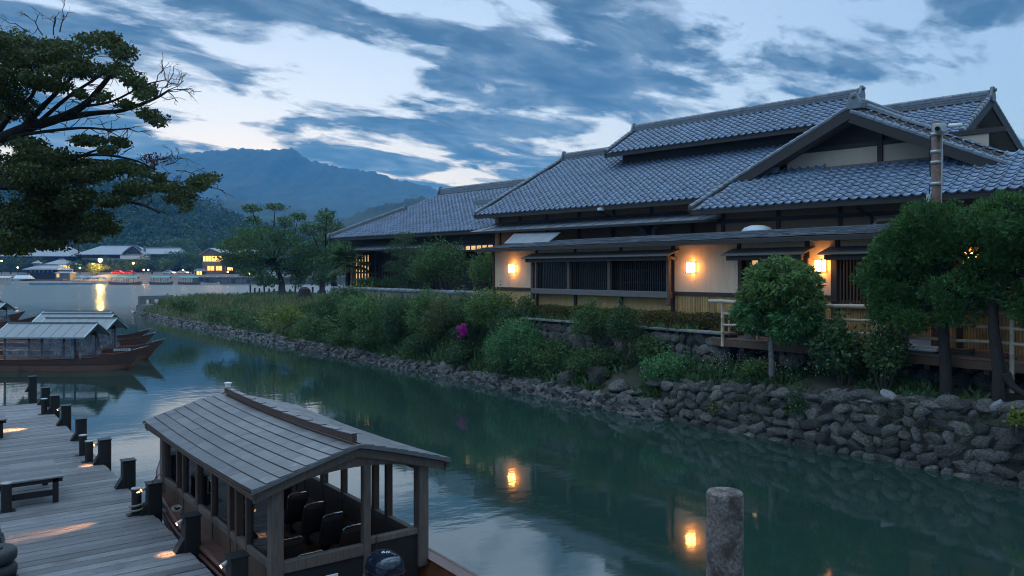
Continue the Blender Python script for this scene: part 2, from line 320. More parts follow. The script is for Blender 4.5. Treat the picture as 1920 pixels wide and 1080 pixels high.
def leaves(P, size, axis=None, normal=None, aspect=0.5, jit=0.35, spread=0.8, rng=RNG):
    """one four-cornered blade per point; axis = growing direction, random about it"""
    n = len(P); d = rng.normal(size=(n, 3))
    if axis is not None: d = np.asarray(axis) + d * spread
    d = unit(d); q = rng.normal(size=(n, 3))
    if normal is not None: q = np.asarray(normal) + q * 0.5
    w = unit(np.cross(d, q)); L = (size * (1 + jit * rng.uniform(-1, 1, n)))[:, None]
    nm = np.cross(w, d)
    V = np.stack([P, P + d * L * 0.45 + w * L * aspect * 0.5 + nm * L * 0.06, P + d * L - nm * L * 0.08, P + d * L * 0.45 - w * L * aspect * 0.5 + nm * L * 0.06], 1)
    return V.reshape(-1, 3), np.arange(n * 4).reshape(n, 4)
def join(parts):
    V, Q, o = [], [], 0
    for v, q in parts: V.append(v); Q.append(q + o); o += len(v)
    return np.concatenate(V), np.concatenate(Q)
def foliage(name, m, parts, parent, label=None, kind=None):
    V, Q = join(parts) if isinstance(parts, list) else parts
    if parent is not None: V = V - FR[parent.name][0]
    return mesh_obj(name, np_mesh(name, V, Q), m, parent, label=label, kind=kind)
def blob_points(c, r, n, shell=0.55, top=0.0, rng=RNG, bump=0.18):
    d = unit(rng.normal(size=(n, 3)))
    if top: d[:, 2] = np.where(d[:, 2] < -top, -d[:, 2], d[:, 2])
    k = rng.uniform(shell ** 3, 1, n) ** (1 / 3)
    ph = rng.uniform(0, 6.28, 6)
    w = 1 + bump * (np.sin(d[:, 0] * 5 + ph[0]) * np.sin(d[:, 1] * 6 + ph[1]) + np.sin(d[:, 2] * 7 + ph[2]) * np.sin(d[:, 0] * 4 + ph[3]))
    return np.asarray(c) + d * np.asarray(r) * (k * w)[:, None], d
def fbm(x, y, o=4, s=1.0):
    t, a = 0.0, 1.0
    for i in range(o): t += a * mnoise.noise((x * s + 13.7 * i, y * s - 7.1 * i, 3.3 + i)); a *= 0.5; s *= 2.0
    return t
sm = lambda a, b, x: (lambda t: t * t * (3 - 2 * t))(min(1, max(0, (x - a) / (b - a))))
ip = lambda x, xs, ys: float(np.interp(x, xs, ys))

# ------------------------------------------------------------------ water and ground
g = MB(); g.grid([[(x, y, -2.2) for x in (-9000, -300, 300, 9000)] for y in (-9000, -300, 300, 9000)])
struct('ground', g, 'soil')
m = bpy.data.materials.new('water'); m.use_nodes = True; MATS['water'] = m
n, l = m.node_tree.nodes, m.node_tree.links; b = n['Principled BSDF']
b.inputs['Base Color'].default_value = (0.017, 0.042, 0.033, 1); b.inputs['Roughness'].default_value = 0.07; b.inputs['IOR'].default_value = 2.1
b.inputs['Specular IOR Level'].default_value = 0.5
t = n.new('ShaderNodeTexCoord')
def wnoise(scale, st, det, rot=0.0):
    mpn = n.new('ShaderNodeMapping'); mpn.inputs['Scale'].default_value = st; mpn.inputs['Rotation'].default_value = (0, 0, rot); l.new(t.outputs['Object'], mpn.inputs[0])
    q = n.new('ShaderNodeTexNoise'); q.inputs['Scale'].default_value = scale; q.inputs['Detail'].default_value = det; l.new(mpn.outputs[0], q.inputs['Vector']); return q.outputs[0]
w1 = wnoise(2.2, (0.55, 1.0, 1.0), 3, TH); w2 = wnoise(0.35, (0.25, 1.0, 1.0), 3, TH)
patch = n.new('ShaderNodeMapRange'); l.new(wnoise(0.10, (0.25, 1.0, 1), 4, TH), patch.inputs[0]); patch.inputs[1].default_value = 0.47; patch.inputs[2].default_value = 0.64
patch.inputs[3].default_value = 0.035; patch.inputs[4].default_value = 0.12
dp = n.new('ShaderNodeVectorMath'); dp.operation = 'DOT_PRODUCT'; dp.inputs[1].default_value = tuple(FWD); l.new(t.outputs['Object'], dp.inputs[0])
river = n.new('ShaderNodeMapRange'); river.interpolation_type = 'SMOOTHSTEP'; l.new(dp.outputs['Value'], river.inputs[0]); river.inputs[1].default_value = 58; river.inputs[2].default_value = 125     # the open river runs rougher than the canal
rr = n.new('ShaderNodeMapRange'); l.new(river.outputs[0], rr.inputs[0]); rr.inputs[3].default_value = 0.05; rr.inputs[4].default_value = 0.26; l.new(rr.outputs[0], b.inputs['Roughness'])
rs = n.new('ShaderNodeMath'); rs.operation = 'MULTIPLY_ADD'; l.new(river.outputs[0], rs.inputs[0]); rs.inputs[1].default_value = 0.3; l.new(patch.outputs[0], rs.inputs[2])
bp1 = n.new('ShaderNodeBump'); bp1.inputs['Distance'].default_value = 0.06; l.new(rs.outputs[0], bp1.inputs['Strength']); l.new(w1, bp1.inputs['Height'])
bp2 = n.new('ShaderNodeBump'); bp2.inputs['Distance'].default_value = 0.05; bp2.inputs['Strength'].default_value = 0.07; l.new(w2, bp2.inputs['Height']); l.new(bp1.outputs[0], bp2.inputs['Normal'])
w3 = wnoise(2.4, (0.22, 1.0, 1.0), 2, TH); bp3 = n.new('ShaderNodeBump'); bp3.inputs['Distance'].default_value = 0.16; l.new(river.outputs[0], bp3.inputs['Strength']); l.new(w3, bp3.inputs['Height']); l.new(bp2.outputs[0], bp3.inputs['Normal'])
l.new(bp3.outputs[0], b.inputs['Normal'])
g = MB(); g.grid([[(x, y, 0.0) for x in (-900, -200, -40, 0, 40, 200, 900)] for y in (-120, -40, 0, 40, 120, 300, 700)]); struct('water', g, 'water')

# the right bank: riverside ledge, garden terrace, grassy point that ends in the river
def wall_top(Y): return ip(Y, [-6, 6.9, 15.7, 17.5], [1.95, 1.66, 1.10, 0.95])
def bank_z(X, Y):
    if Y < 16.6:
        p = [(18.15, -1.2), (18.3, wall_top(Y) - 0.35), (18.5, wall_top(Y) - 0.06), (19.0, 1.45), (19.72, 1.58), (20.45, 1.6), (20.5, 2.28), (60, 2.3)]
    elif Y < 25.5:
        k = sm(16.6, 18.2, Y)
        p = [(17.7, -0.9), (18.1, -0.1), (18.6, 0.55), (19.1, 1.0), (19.74, 1.4), (19.78, 1.4 + 0.95), (20.4, 2.42), (60, 2.42)]
    else:
        k = sm(44, 56, Y)
        p = [(17.6, -1.0), (18.0, -0.1), (18.8, 0.55 - 0.05 * k), (20.0, 1.75 - 0.6 * k), (20.9, 2.45 - 0.95 * k), (23, 2.55 - 0.85 * k), (60, 2.6 - 0.7 * k)]
    z = ip(X, [q[0] for q in p], [q[1] for q in p])
    if Y > 25: z += 0.16 * fbm(X * 0.5, Y * 0.35) * sm(18.3, 19.5, X)
    if Y > 86: z = z - 4.0 * sm(86, 96, Y)
    return z
xs = [17.2, 17.6, 17.9, 18.1, 18.2, 18.3, 18.4, 18.5, 18.7, 18.9, 19.1, 19.4, 19.7, 19.75, 19.79, 20.0, 20.3, 20.45, 20.5, 20.8, 21.2, 21.7, 22.3, 23, 24, 25.5, 27, 29, 32, 36, 42, 60, 120]
ys = list(np.arange(-30, 16, 1.5)) + list(np.arange(16, 32, 0.5)) + list(np.arange(32, 60, 0.8)) + list(np.arange(60, 99, 1.0))
g = MB(); g.grid([[(x, y, bank_z(x, y)) for x in xs] for y in ys]); struct('river_bank', g, 'soil', True)
g = MB(); g.grid([[(x, y, -2.1 + 2.9 * sm(-0.2, -0.9, x) * sm(46, 40, y)) for x in (-200, -60, -20, -8, -4, -1.4, -0.9, -0.55, -0.2)] for y in (-120, -20, 0, 10, 20, 30, 38, 42, 46)]); struct('left_bank', g, 'soil')
# gravel path along the top of the point
g = MB(); g.grid([[(x, y, bank_z(x, y) + 0.02) for x in np.arange(23.4, 27.5, 0.6)] for y in np.arange(54, 84, 1.5)]); struct('gravel_path', g, 'gravel', True)

# far shore
FS = 284.0                                                        # depth of the far waterline
g = MB(); rows = []
for d, z in ((FS - 3, -1.5), (FS, 0.05), (FS + 6, 0.9), (FS + 22, 1.3), (FS + 24, 3.4), (FS + 60, 4.0), (FS + 140, 8), (FS + 300, 26)):
    rows.append([cw(r, d, z + (0.25 * fbm(r * 0.05, d * 0.05) if z > 0.5 else 0)) for r in np.arange(-330, 620, 10)])
g.grid(rows); struct('far_shore', g, 'gravel', True)
def hill(name, pts, d0, depth, m, amp, seed, step=6.0, rowsn=14, base=0.0, tree=0.0):
    """ridge line (px, py) read at depth d0; a rounded back falls behind it and a folded front runs down towards the river"""
    px = [p[0] for p in pts]; pz = [H + (HY - p[1]) / F * d0 for p in pts]
    x0, x1 = (px[0] - CX) / F * d0, (px[-1] - CX) / F * d0; N = int((x1 - x0) / step)
    g = MB(); rows = []
    rnd = np.random.default_rng(seed)
    for j in range(-5, rowsn + 1):
        t = j / rowsn if j > 0 else 0; d = d0 - depth * t if j >= 0 else d0 + depth * 0.08 * (-j)
        row = []
        for i in range(N + 1):
            r = x0 + (x1 - x0) * i / N; zz = ip(r / d0 * F + CX, px, pz)
            k = (1 - t) ** 1.25 if j >= 0 else 1 - 0.16 * j * j * 0.3 - 0.1 * (-j)
            z = base + (zz - base) * max(k, -0.1)
            z += amp * fbm(r * 2.2 / depth + seed, d * 2.2 / depth, 5) * (min(1, t * 4) if j >= 0 else 0.2) * (1 - t)
            z += tree * rnd.uniform(-1, 1) * (1 - t * 0.3)
            row.append(cw(r, d, z))
        rows.append(row)
    g.grid(rows); o = struct(name, g, m, True); return o
hill('mountain', [(-500, 330), (-200, 330), (0, 318), (180, 302), (300, 293), (345, 288), (390, 283), (455, 278), (520, 281), (545, 277), (556, 283), (580, 300), (640, 314), (700, 322), (740, 336), (790, 346), (850, 362), (960, 372), (1200, 380), (1700, 395)], 3000, 1700, 'mountain_forest', 90, 3, step=9, rowsn=44, tree=5.0)
hill('distant_hill', [(-300, 420), (200, 400), (330, 384), (410, 374), (460, 376), (520, 384), (600, 398), (660, 410), (760, 400), (900, 415), (1200, 430)], 1500, 560, 'mountain_forest', 30, 8, step=4, rowsn=24, tree=2.5)
hill('wooded_hill', [(560, 445), (610, 430), (640, 414), (670, 398), (700, 388), (735, 380), (790, 369), (830, 372), (900, 380), (1100, 400)], 900, 330, 'mountain_forest', 14, 5, step=2.6, rowsn=30, tree=2.0)
hill('forest_hill', [(-420, 330), (-100, 320), (150, 330), (260, 345), (330, 362), (380, 376), (420, 400), (470, 425), (540, 440), (640, 452), (800, 462)], 620, 250, 'forest_floor', 14, 9, step=3, rowsn=24, base=5, tree=0.8)
# woods on the near hillside: crowns of leaves that read as one mass
parts = []; rg = np.random.default_rng(5)
for i in range(1500):
    t = rg.uniform(0, 1) ** 0.8; d = 620 - 265 * t; px = rg.uniform(-60, 700)
    zz = H + (HY - ip(px, [-420, -100, 150, 260, 330, 380, 420, 470, 540, 640, 800], [330, 320, 330, 345, 362, 376, 400, 425, 440, 452, 462])) / F * 620
    z = 5 + (zz - 5) * max(0, 1 - (620 - d) / 250) ** 1.25
    s = rg.uniform(3.0, 6.0); c = cw((px - CX) / F * d, d, z + s * 0.5)
    P, D = blob_points(c, (s, s, s * 0.95), 95, 0.8, 0.35, rg)
    parts.append(leaves(P, 1.5, D, D, 0.8, 0.4, 0.9, rg))
wood = foliage('hillside_wood', 'leaf_far', parts, None); tag(wood, 'dense dark broadleaf wood covering the low hillside behind the far shore', 'wood', kind='stuff')
# evening haze between the mountains and the river
g = MB(); g.obox(cw(0, 1500, 258), RT * 3300, FWD * 2500, UP * 262); hz = g.build('haze', None)
hz['kind'] = 'stuff'; tag(hz, 'thin blue evening haze filling the valley', 'haze', kind='stuff')
m = bpy.data.materials.new('haze'); m.use_nodes = True; n, l = m.node_tree.nodes, m.node_tree.links; n.remove(n['Principled BSDF'])
pv = n.new('ShaderNodeVolumePrincipled'); pv.inputs['Color'].default_value = (0.07, 0.41, 1.0, 1); pv.inputs['Absorption Color'].default_value = (1, 1, 1, 1); pv.inputs['Density'].default_value = 0.00023; pv.inputs['Anisotropy'].default_value = 0.0
l.new(pv.outputs[0], n['Material Output'].inputs['Volume']); hz.data.materials.append(m)
# ------------------------------------------------------------------ the tiled inn
TW, TE = 0.33, 0.29                                                # pantile width and exposure
tt = [0, .14, .29, .43, .57, .70, .78, .85, .92, 1.0]
def tz(t): return -0.034 * math.sin(math.pi * t / .7) if t < .7 else 0.05 * math.sin(math.pi * (t - .7) / .3)
tv = [(t * TW - TW / 2, -0.03, tz(t) + 0.035) for t in tt] + [(t * TW - TW / 2, TE + 0.02, tz(t)) for t in tt] + [(t * TW - TW / 2, -0.03, tz(t) - 0.008) for t in tt]
K = len(tt)
tf = [(i, i + 1, K + i + 1, K + i) for i in range(K - 1)] + [(2 * K + i, 2 * K + i + 1, i + 1, i) for i in range(K - 1)]
TV = np.array(tv)
tile_me = bpy.data.meshes.new('tile'); tile_me.from_pydata(tv, [], tf); tile_me.update(); tile_me.materials.append(MATS['roof_tile'])
tile_me.polygons.foreach_set('use_smooth', [i < K - 1 for i in range(len(tf))])
TRG = np.random.default_rng(21)
def tile_sites(c00, c10, c01, c11, along):
    """c00,c10 the eave ends, c01,c11 the top ends; rows run along 'along'. returns origin, axis u, s, n for every tile on the slope"""
    u = unit(np.asarray(along, float)); mid0, mid1 = (c00 + c10) / 2, (c01 + c11) / 2; s = mid1 - mid0; s = s - u * (s @ u); L = np.linalg.norm(s); s = s / L
    nn = np.cross(u, s); 
    if nn[2] < 0: nn = -nn
    a0, a1 = sorted(((c00 - mid0) @ u, (c10 - mid0) @ u)); b0, b1 = sorted(((c01 - mid0) @ u, (c11 - mid0) @ u)); out = []
    for j in range(int(L / TE)):
        t = (j + 0.5) * TE / L; lo, hi = a0 + (b0 - a0) * t, a1 + (b1 - a1) * t; lo0 = math.ceil(lo / TW) ; hi0 = math.floor(hi / TW)
        for i in range(lo0, hi0): out.append(mid0 + u * (i + 0.5) * TW + s * (j * TE) + nn * 0.03)
    return out, u, s, nn
def lay_tiles(parent, sites, u, s, nn, single):
    o0 = FR[parent.name][0]
    if np.dot(np.cross(u, s), nn) < 0: u = -u
    B = np.stack([u, s, nn], 1); V, Q, cnt = [], [], 0
    base_q = np.array(tf)
    for p in sites:
        j = TRG.normal(size=3) * (0.004, 0.005, 0.003); a = TRG.normal() * 0.008
        if single:
            M3 = Matrix([[*B[r], (p + B @ j - o0)[r]] for r in range(3)] + [[0, 0, 0, 1]]) @ Matrix.Rotation(a, 4, 'Z')
            o = bpy.data.objects.new('roof_tile', tile_me); COL.objects.link(o); o.parent = parent; o.matrix_local = M3
        else:
            ca, sa = math.cos(a), math.sin(a); tv2 = np.stack([TV[:, 0] * ca - TV[:, 1] * sa, TV[:, 0] * sa + TV[:, 1] * ca, TV[:, 2]], 1) + j
            V.append(tv2 @ B.T + p - o0); Q.append(base_q + cnt); cnt += len(TV)
    if not single and V:
        me = np_mesh('roof_tiles', np.concatenate(V), np.concatenate(Q)); 
        o = mesh_obj('tile_field', me, 'roof_tile', parent, kind='stuff'); me.polygons.foreach_set('use_smooth', ([True] * (K - 1) + [False] * (K - 1)) * len(V))
inn = thing('ryokan_house', 'large dark timber inn with blue-grey tiled roofs and a cream gable', 'house', hp(18, 6, 2.3))
def slope(name, uL0, uR0, e0, z0, uL1, uR1, e1, z1, single=False, budget=None, curve=0):
    """a roof slope facing the canal: eave at (e0, z0), top at (e1, z1)"""
    a, b, c, d = hp(uL0, e0, z0), hp(uR0, e0, z0), hp(uL1, e1, z1), hp(uR1, e1, z1)
    k = unit(np.cross(HA, c - a)); k = k if k[2] > 0 else -k
    rf = MB().slab([a, b, d, c], -k * 0.12).build('roof', 'soffit', inn)
    st, u, s, nn = tile_sites(a - k * 0.0, b, c, d, HA)
    if budget:
        st = sorted(st, key=lambda p: (p - CAM) @ FWD); vis = [p for p in st if abs((p - CAM) @ RT) < 0.66 * ((p - CAM) @ FWD)]
        ids = set(id(p) for p in vis[:budget]); lay_tiles(rf, [p for p in st if id(p) in ids], u, s, nn, True); lay_tiles(rf, [p for p in st if id(p) not in ids], u, s, nn, False)
    else: lay_tiles(rf, st, u, s, nn, False)
    MB().bar(a - k * 0.10 - UP * 0.03, b - k * 0.10 - UP * 0.03, 0.06, 0.16).build('eave_board', 'dark_wood', rf)
    return rf
def ridge(p, q, w=0.30, h=0.30, parent=inn, knobs=(True, True)):
    p, q = np.asarray(p), np.asarray(q); d = unit(q - p); x = unit(np.cross(d, UP)); g = MB()
    for k, (ww, zz) in enumerate(((w * 1.15, 0.0), (w * 1.0, h / 3), (w * 0.9, 2 * h / 3))): g.bar(p + UP * (zz + h / 6 - 0.05), q + UP * (zz + h / 6 - 0.05), ww, h / 3 - 0.012)
    r = g.build('ridge', 'ridge_tile', parent, bevel=0.01)
    n = max(2, int(np.linalg.norm(q - p) / 0.32)); cap = MB()
    for i in range(n):
        a, b = p + (q - p) * i / n, p + (q - p) * (i + 0.97) / n
        cap.tube([a + UP * (h - 0.02), b + UP * (h - 0.02)], [w * 0.40, w * 0.42], 10)
    cap.build('ridge_cap', 'ridge_tile', r, smooth=False, kind='stuff')
    for e, on, dd in ((p, knobs[0], -d), (q, knobs[1], d)):
        if on:
            g = MB(); prof = [(-.24, -.12), (.24, -.12), (.27, .1), (.17, .32), (.10, .5), (-.10, .5), (-.17, .32), (-.27, .1)]
            g.slab([e + dd * 0.02 + x * a * w / .3 + UP * b * (h / .3) for a, b in prof], dd * 0.12)
            g.tube([e + UP * (h * 1.15), e + dd * 0.22 + UP * (h * 1.2)], w * 0.26, 8); g.build('ridge_end_tile', 'ridge_tile', r, bevel=0.02)
    return r
def verge(p, q, out, w=0.22, h=0.26, parent=inn, m='dark_wood'):
    """barge board under the tiles along a gable edge and the roll of tiles on it"""
    p, q, out = np.asarray(p, float), np.asarray(q, float), np.asarray(out, float); g = MB()
    g.bar(p + out * 0.03 - UP * (h / 2 + 0.03), q + out * 0.03 - UP * (h / 2 + 0.03), 0.07, h); v = g.build('barge_board', m, parent)
    g = MB(); n = max(2, int(np.linalg.norm(q - p) / 0.3))
    for i in range(n): a, b = p + (q - p) * i / n, p + (q - p) * (i + 1.04) / n; g.tube([a + UP * 0.07, b + UP * 0.055], [0.10, 0.085], 8)
    g.build('verge_roll', 'ridge_tile', v, kind='stuff'); return v
# wing beyond the garden (far left of the inn)
zD = 6.65
D_ = slope('wing', 50.2, 33.0, 0.0, zD, 44.6, 33.0, 5.0, 9.55)
ridge(hp(44.5, 5.0, 9.55), hp(33.5, 5.0, 9.55)); ridge(hp(50.15, 0.05, zD + 0.03), hp(46.0, 3.05, 8.42), 0.26, 0.22)
MB().slab([hp(50.2, 0, zD - 0.05), hp(44.6, 5, 9.5), hp(44.6, 10, zD), hp(50.2, 10, zD)], -UP * 0.1).build('hip', 'sheet_roof', inn)
MB().slab([hp(44.6, 5, 9.5), hp(33, 5, 9.5), hp(33, 10, zD), hp(44.6, 10, zD)], -UP * 0.1).build('back_slope', 'sheet_roof', inn)
# middle range
zA0, zA1 = 7.36, 10.70
A_ = slope('middle', 34.6, 16.5, -0.8, zA0, 33.6, 16.5, 5.0, zA1)
ridge(hp(33.5, 5.0, zA1), hp(27.5, 5.0, zA1)); verge(hp(34.62, -0.78, zA0 + 0.06), hp(33.62, 5.0, zA1 + 0.06), HA)
MB().slab([hp(33.6, 5, zA1 - 0.05), hp(16.5, 5, zA1 - 0.05), hp(16.5, 11, 7.2), hp(34.4, 11, 7.2)], -UP * 0.12).build('back_slope', 'sheet_roof', inn)
MB().slab([hp(34.1, -0.2, 7.2), hp(34.1, 10.4, 7.2), hp(33.3, 5, 10.5)], -HA * 0.1).build('gable_wall', 'house_wall', inn)
# raised lantern roof
zC0, zC1 = 10.30, 11.70
C_ = slope('upper', 28.65, 17.0, 2.6, zC0, 28.65, 17.0, 5.0, zC1)
ridge(hp(28.6, 5.0, zC1), hp(17.05, 5.0, zC1), 0.28, 0.26)
MB().slab([hp(28.65, 5, zC1 - 0.04), hp(17, 5, zC1 - 0.04), hp(17, 7.6, zC0), hp(28.65, 7.6, zC0)], -UP * 0.1).build('back_slope', 'sheet_roof', inn)
verge(hp(17.0, 2.62, zC0 + 0.05), hp(17.0, 5.0, zC1 + 0.05), -HA); verge(hp(28.65, 2.62, zC0 + 0.05), hp(28.65, 5.0, zC1 + 0.05), HA)
MB().hbox(28.1, 17.5, 3.3, 6.9, 9.2, 10.55).build('clerestory', 'dark_wood', inn)
MB().slab([hp(17.4, 3.25, 10.45), hp(17.4, 6.9, 10.45), hp(17.4, 5, 11.5)], HA * 0.08).build('gable_wall', 'house_wall', inn)
# cross gable that faces the canal with the skirt roof in front of it
zB0, zB1 = 6.80, 8.20
B_ = slope('skirt', 20.7, 5.6, -2.0, zB0, 20.0, 8.6, 0.55, zB1, budget=300)
gu, gz, gl, gr, gzf = 15.2, 10.30, 20.35, 9.6, 7.85
ePk, eFt = 0.15, 0.15
# right slope (faces the camera side) and left slope of the cross gable
for u1, nm in ((gr, 'right'), (gl, 'left')):
    a, b, c, d = hp(u1, eFt, gzf + (0.0 if nm == 'left' else -0.2)), hp(u1, 6.5, gzf + (0.0 if nm == 'left' else -0.2)), hp(gu, ePk, gz), hp(gu, 5.5, gz)
    k = unit(np.cross(HP, c - a)); k = k if k[2] > 0 else -k
    rf = MB().slab([a, b, d, c], -k * 0.12).build('roof', 'soffit', inn)
    st, u, s, nn = tile_sites(a, b, c, d, HP); lay_tiles(rf, st, u, s, nn, False)
    if nm == 'right':     # the gable edge curls down to the front, with its own courses of tiles
        dr_ = 0.30; q0, q1, q2, q3 = hp(u1 - .5, -0.30, a[2] - .25 - dr_), hp(gu, -0.30, gz - dr_), hp(u1 - .5, 0.75, a[2] - .20), hp(gu, 0.75, gz + .02)
        kk = unit(np.cross(q1 - q0, q2 - q0)); kk = kk if kk[2] > 0 else -kk
        cf = MB().slab([q0, q1, q3, q2], -kk * 0.10).build('gable_curl', 'soffit', inn); st2, u2, s2, n2 = tile_sites(q0 + kk * .03, q1 + kk * .03, q2 + kk * .03, q3 + kk * .03, q1 - q0); lay_tiles(cf, st2, u2, s2, n2, False)
        verge(q0, q1, -HP, h=0.30)
    else: verge(hp(u1, ePk - 0.02, a[2] + 0.05), hp(gu, ePk - 0.02, gz + 0.06), -HP, h=0.34)
    MB().bar(hp(u1, ePk + 0.5, a[2] - 0.22), hp(gu, ePk + 0.5, gz - 0.2), 0.9, 0.05, up=k).build('gable_soffit', 'soffit', inn)
ridge(hp(gu, 0.05, gz), hp(gu, 4.4, gz), 0.30, 0.28, knobs=(True, False))
# descending ridge down the right rake
ridge(hp(gu - 0.25, 0.55, gz - 0.10), hp(gu - 2.6, 0.55, gz - 1.32), 0.24, 0.16, knobs=(False, True))
MB().slab([hp(19.2, 1.0, zB1 - 0.1), hp(10.4, 1.0, zB1 - 0.1), hp(gu, 1.0, gz - 0.25)], HP * 0.12).build('gable_wall', 'dark_wood', inn)
for a, b in ((18.2, 14.75), (14.55, 11.2)): MB().hbox(a, b, 0.93, 0.99, 8.35, 8.95).build('gable_panel', 'cream_gable', inn)
MB().hbox(14.74, 14.56, 0.86, 1.0, 8.2, 9.5).build('gable_post', 'dark_wood', inn); MB().hbox(18.9, 10.7, 0.88, 1.0, 8.96, 9.12).build('gable_beam', 'dark_wood', inn)
MB().hbox(18.6, 10.9, 0.80, 1.0, 8.16, 8.34).build('gable_beam', 'grey_wood', inn)
ridge(hp(20.0, 0.5, zB1 + 0.02), hp(18.3, 0.5, zB1 + 0.10), 0.2, 0.12, knobs=(False, False)); ridge(hp(8.6, 0.5, zB1), hp(5.7, -1.9, zB0 + 0.02), 0.26, 0.2)
verge(hp(20.72, -1.98, zB0 + 0.04), hp(20.02, 0.5, zB1 + 0.04), HA)
MB().slab([hp(8.6, 0.5, zB1 - .02), hp(5.6, -2, zB0 - .02), hp(5.6, 8, zB0 - .02), hp(8.6, 6, zB1 - .02)], -UP * 0.1).build('hip', 'sheet_roof', inn)
# range behind on the right with its open gable
def atU(x, y, u): d = ray(x, y); t = ((HO - CAM) @ HA + u) / (d @ HA); p = CAM + d * t; return float((p - HO) @ HP), float(p[2])
eE, zE = 6.0, 11.03
eF, zF = atU(1798, 252, 12.6); eK, zK = atU(1914, 290, 12.6)
E_ = slope('rear', 20.0, 12.5, eF, zF, 20.0, 12.5, eE, zE)
ridge(hp(20.0, eE, zE), hp(12.5, eE, zE), 0.28, 0.28); verge(hp(12.5, eF, zF + 0.05), hp(12.5, eE, zE + 0.05), -HA, h=0.3); verge(hp(12.5, eK, zK + 0.05), hp(12.5, eE, zE + 0.05), -HA, h=0.3)
MB().slab([hp(20, eE, zE - .03), hp(12.5, eE, zE - .03), hp(12.5, eK, zK - .03), hp(20, eK, zK - .03)], -UP * 0.12).build('back_slope', 'sheet_roof', inn)
MB().slab([hp(13.3, eF + .3, zF), hp(13.3, eK - .3, zK), hp(13.3, eE, zE - .2)], HA * 0.1).build('gable_wall', 'far_wall', inn)
# walls under the eaves
MB().hbox(49.2, 34.4, 1.1, 9, 2.3, zD + 0.35).build('wall', 'dark_wood', inn)
MB().hbox(34.3, 16.5, 0.35, 10, 2.3, zA0 + 0.4).build('wall', 'house_wall', inn)
MB().hbox(20.2, 6.2, -0.9, 8, 2.3, zB0 + 0.35).build('wall', 'house_wall', inn)
for u in (33.9, 32.4, 30.5, 28.4, 26.3, 24.2, 22.1): MB().hbox(u + .07, u - .07, 0.29, 0.35, 4.2, 7.4).build('wall_post', 'dark_wood', inn)
for u in (19.9, 17.6, 15.3, 13, 10.7, 8.4): MB().hbox(u + .07, u - .07, -0.96, -0.9, 4.2, 7.0).build('wall_post', 'dark_wood', inn)
for u0, u1, e, z in ((34.2, 16.6, 0.3, 6.85), (20.2, 6.2, -0.95, 6.3)): MB().hbox(u0, u1, e - .04, e + .04, z, z + .14).build('wall_beam', 'dark_wood', inn)
# sheet-metal pent roofs on the main wall
def pent(u0, u1, e0, e1, z0, z1, m='sheet_roof', par=inn):
    a, b, c, d = hp(u0, e0, z0), hp(u1, e0, z0), hp(u0 - 0.25, e1, z1), hp(u1 + 0.15, e1, z1)
    r = MB().slab([a, b, d, c], -UP * 0.06).build('pent_roof', m, par); g = MB(); n = int(abs(u0 - u1) / 0.9)
    for i in range(1, n): t = i / n; g.bar(a + (b - a) * t + UP * 0.015, c + (d - c) * t + UP * 0.015, 0.04, 0.03)
    g.build('seam', m, r, kind='stuff'); MB().bar(a - UP * .08, b - UP * .08, .05, .1).build('fascia', 'dark_wood', r); return r
pz = float(atE(890, 434, -1.3)[2]); pent(34.4, 19.9, -1.3, 0.3, pz, pz + 0.38)
pz2 = float(atE(640, 468, 0.2)[2]); pent(49.6, 39.5, 0.0, 1.1, pz2 - 0.05, pz2 + 0.3); pent(40.4, 33.8, -0.2, 1.1, pz2 - 0.25, pz2 + 0.1)
MB().slab([atE(945, 456, -2.6), atE(1026, 455, -2.6), atE(1052, 435, -1.2), atE(965, 437, -1.2)], -UP * 0.05).build('awning', 'sheet_roof', inn)
# far wing front: dark lattice, lit window at its end
for i in range(26):
    u = 47.9 - i * 0.30
    MB().hbox(u + .05, u - .05, 1.0, 1.06, 2.7, 5.6).build('lattice_slat', 'dark_wood', inn)
g = MB().hbox(48.7, 47.1, 1.02, 1.09, 3.0, 5.5).build('lit_window', 'dim_window', inn); g['label'] = 'warm lit window behind vertical slats'
for i in range(9): MB().hbox(48.9 - i * .34 + .06, 48.9 - i * .34 - .06, 0.93, 1.0, 3.0, 5.6).build('lattice_slat', 'dark_wood', inn)
MB().hbox(49.2, 45.8, 0.92, 1.06, 4.3, 4.42).build('lattice_rail', 'dark_wood', inn)
w = MB().obox(atX(898, 464, 23.6), (0.02, 0, 0), (0, 1.3, 0), (0, 0, .10)).build('lit_window', 'dim_window', inn)
for k in range(6): MB().obox(atX(898, 464, 23.55) + A3(0, -1.3 + k * .52, 0), (0.02, 0, 0), (0, .03, 0), (0, 0, .18)).build('muntin', 'dark_wood', w)
# pipes and ducts
def duct(pts, r, m='grey_concrete', nm='duct'): return MB().tube(pts, r, 10).build(nm, m, inn, smooth=True)
p0 = atE(1190, 428, -0.1); duct([p0, p0 - UP * 0.0 + HA * -0.35, p0 + HA * -0.5 - UP * 0.15, p0 + HA * -0.5 - UP * 1.3], 0.13); p1 = p0 + HA * -1.05 - UP * 0.05; duct([p1 + HA * -.3 + UP * .05, p1, p1 - UP * 1.3], 0.13)
for (x, y) in ((1605, 380), (1120, 388)):
    p0 = atE(x, y, -1.9 if x > 1300 else -0.7); duct([p0, p0 - UP * 0.15, p0 + HP * 0.8 - UP * 0.45 - HA * 0.2, p0 + HP * 0.85 - UP * 1.7 - HA * 0.2], 0.05, 'wire', 'downpipe')
p0 = atE(1672, 412, -1.3); duct([p0, p0 + HA * .45, p0 + HA * .55 - UP * .12, p0 + HA * .55 - UP * .5], 0.06, 'far_wall', 'vent_pipe')
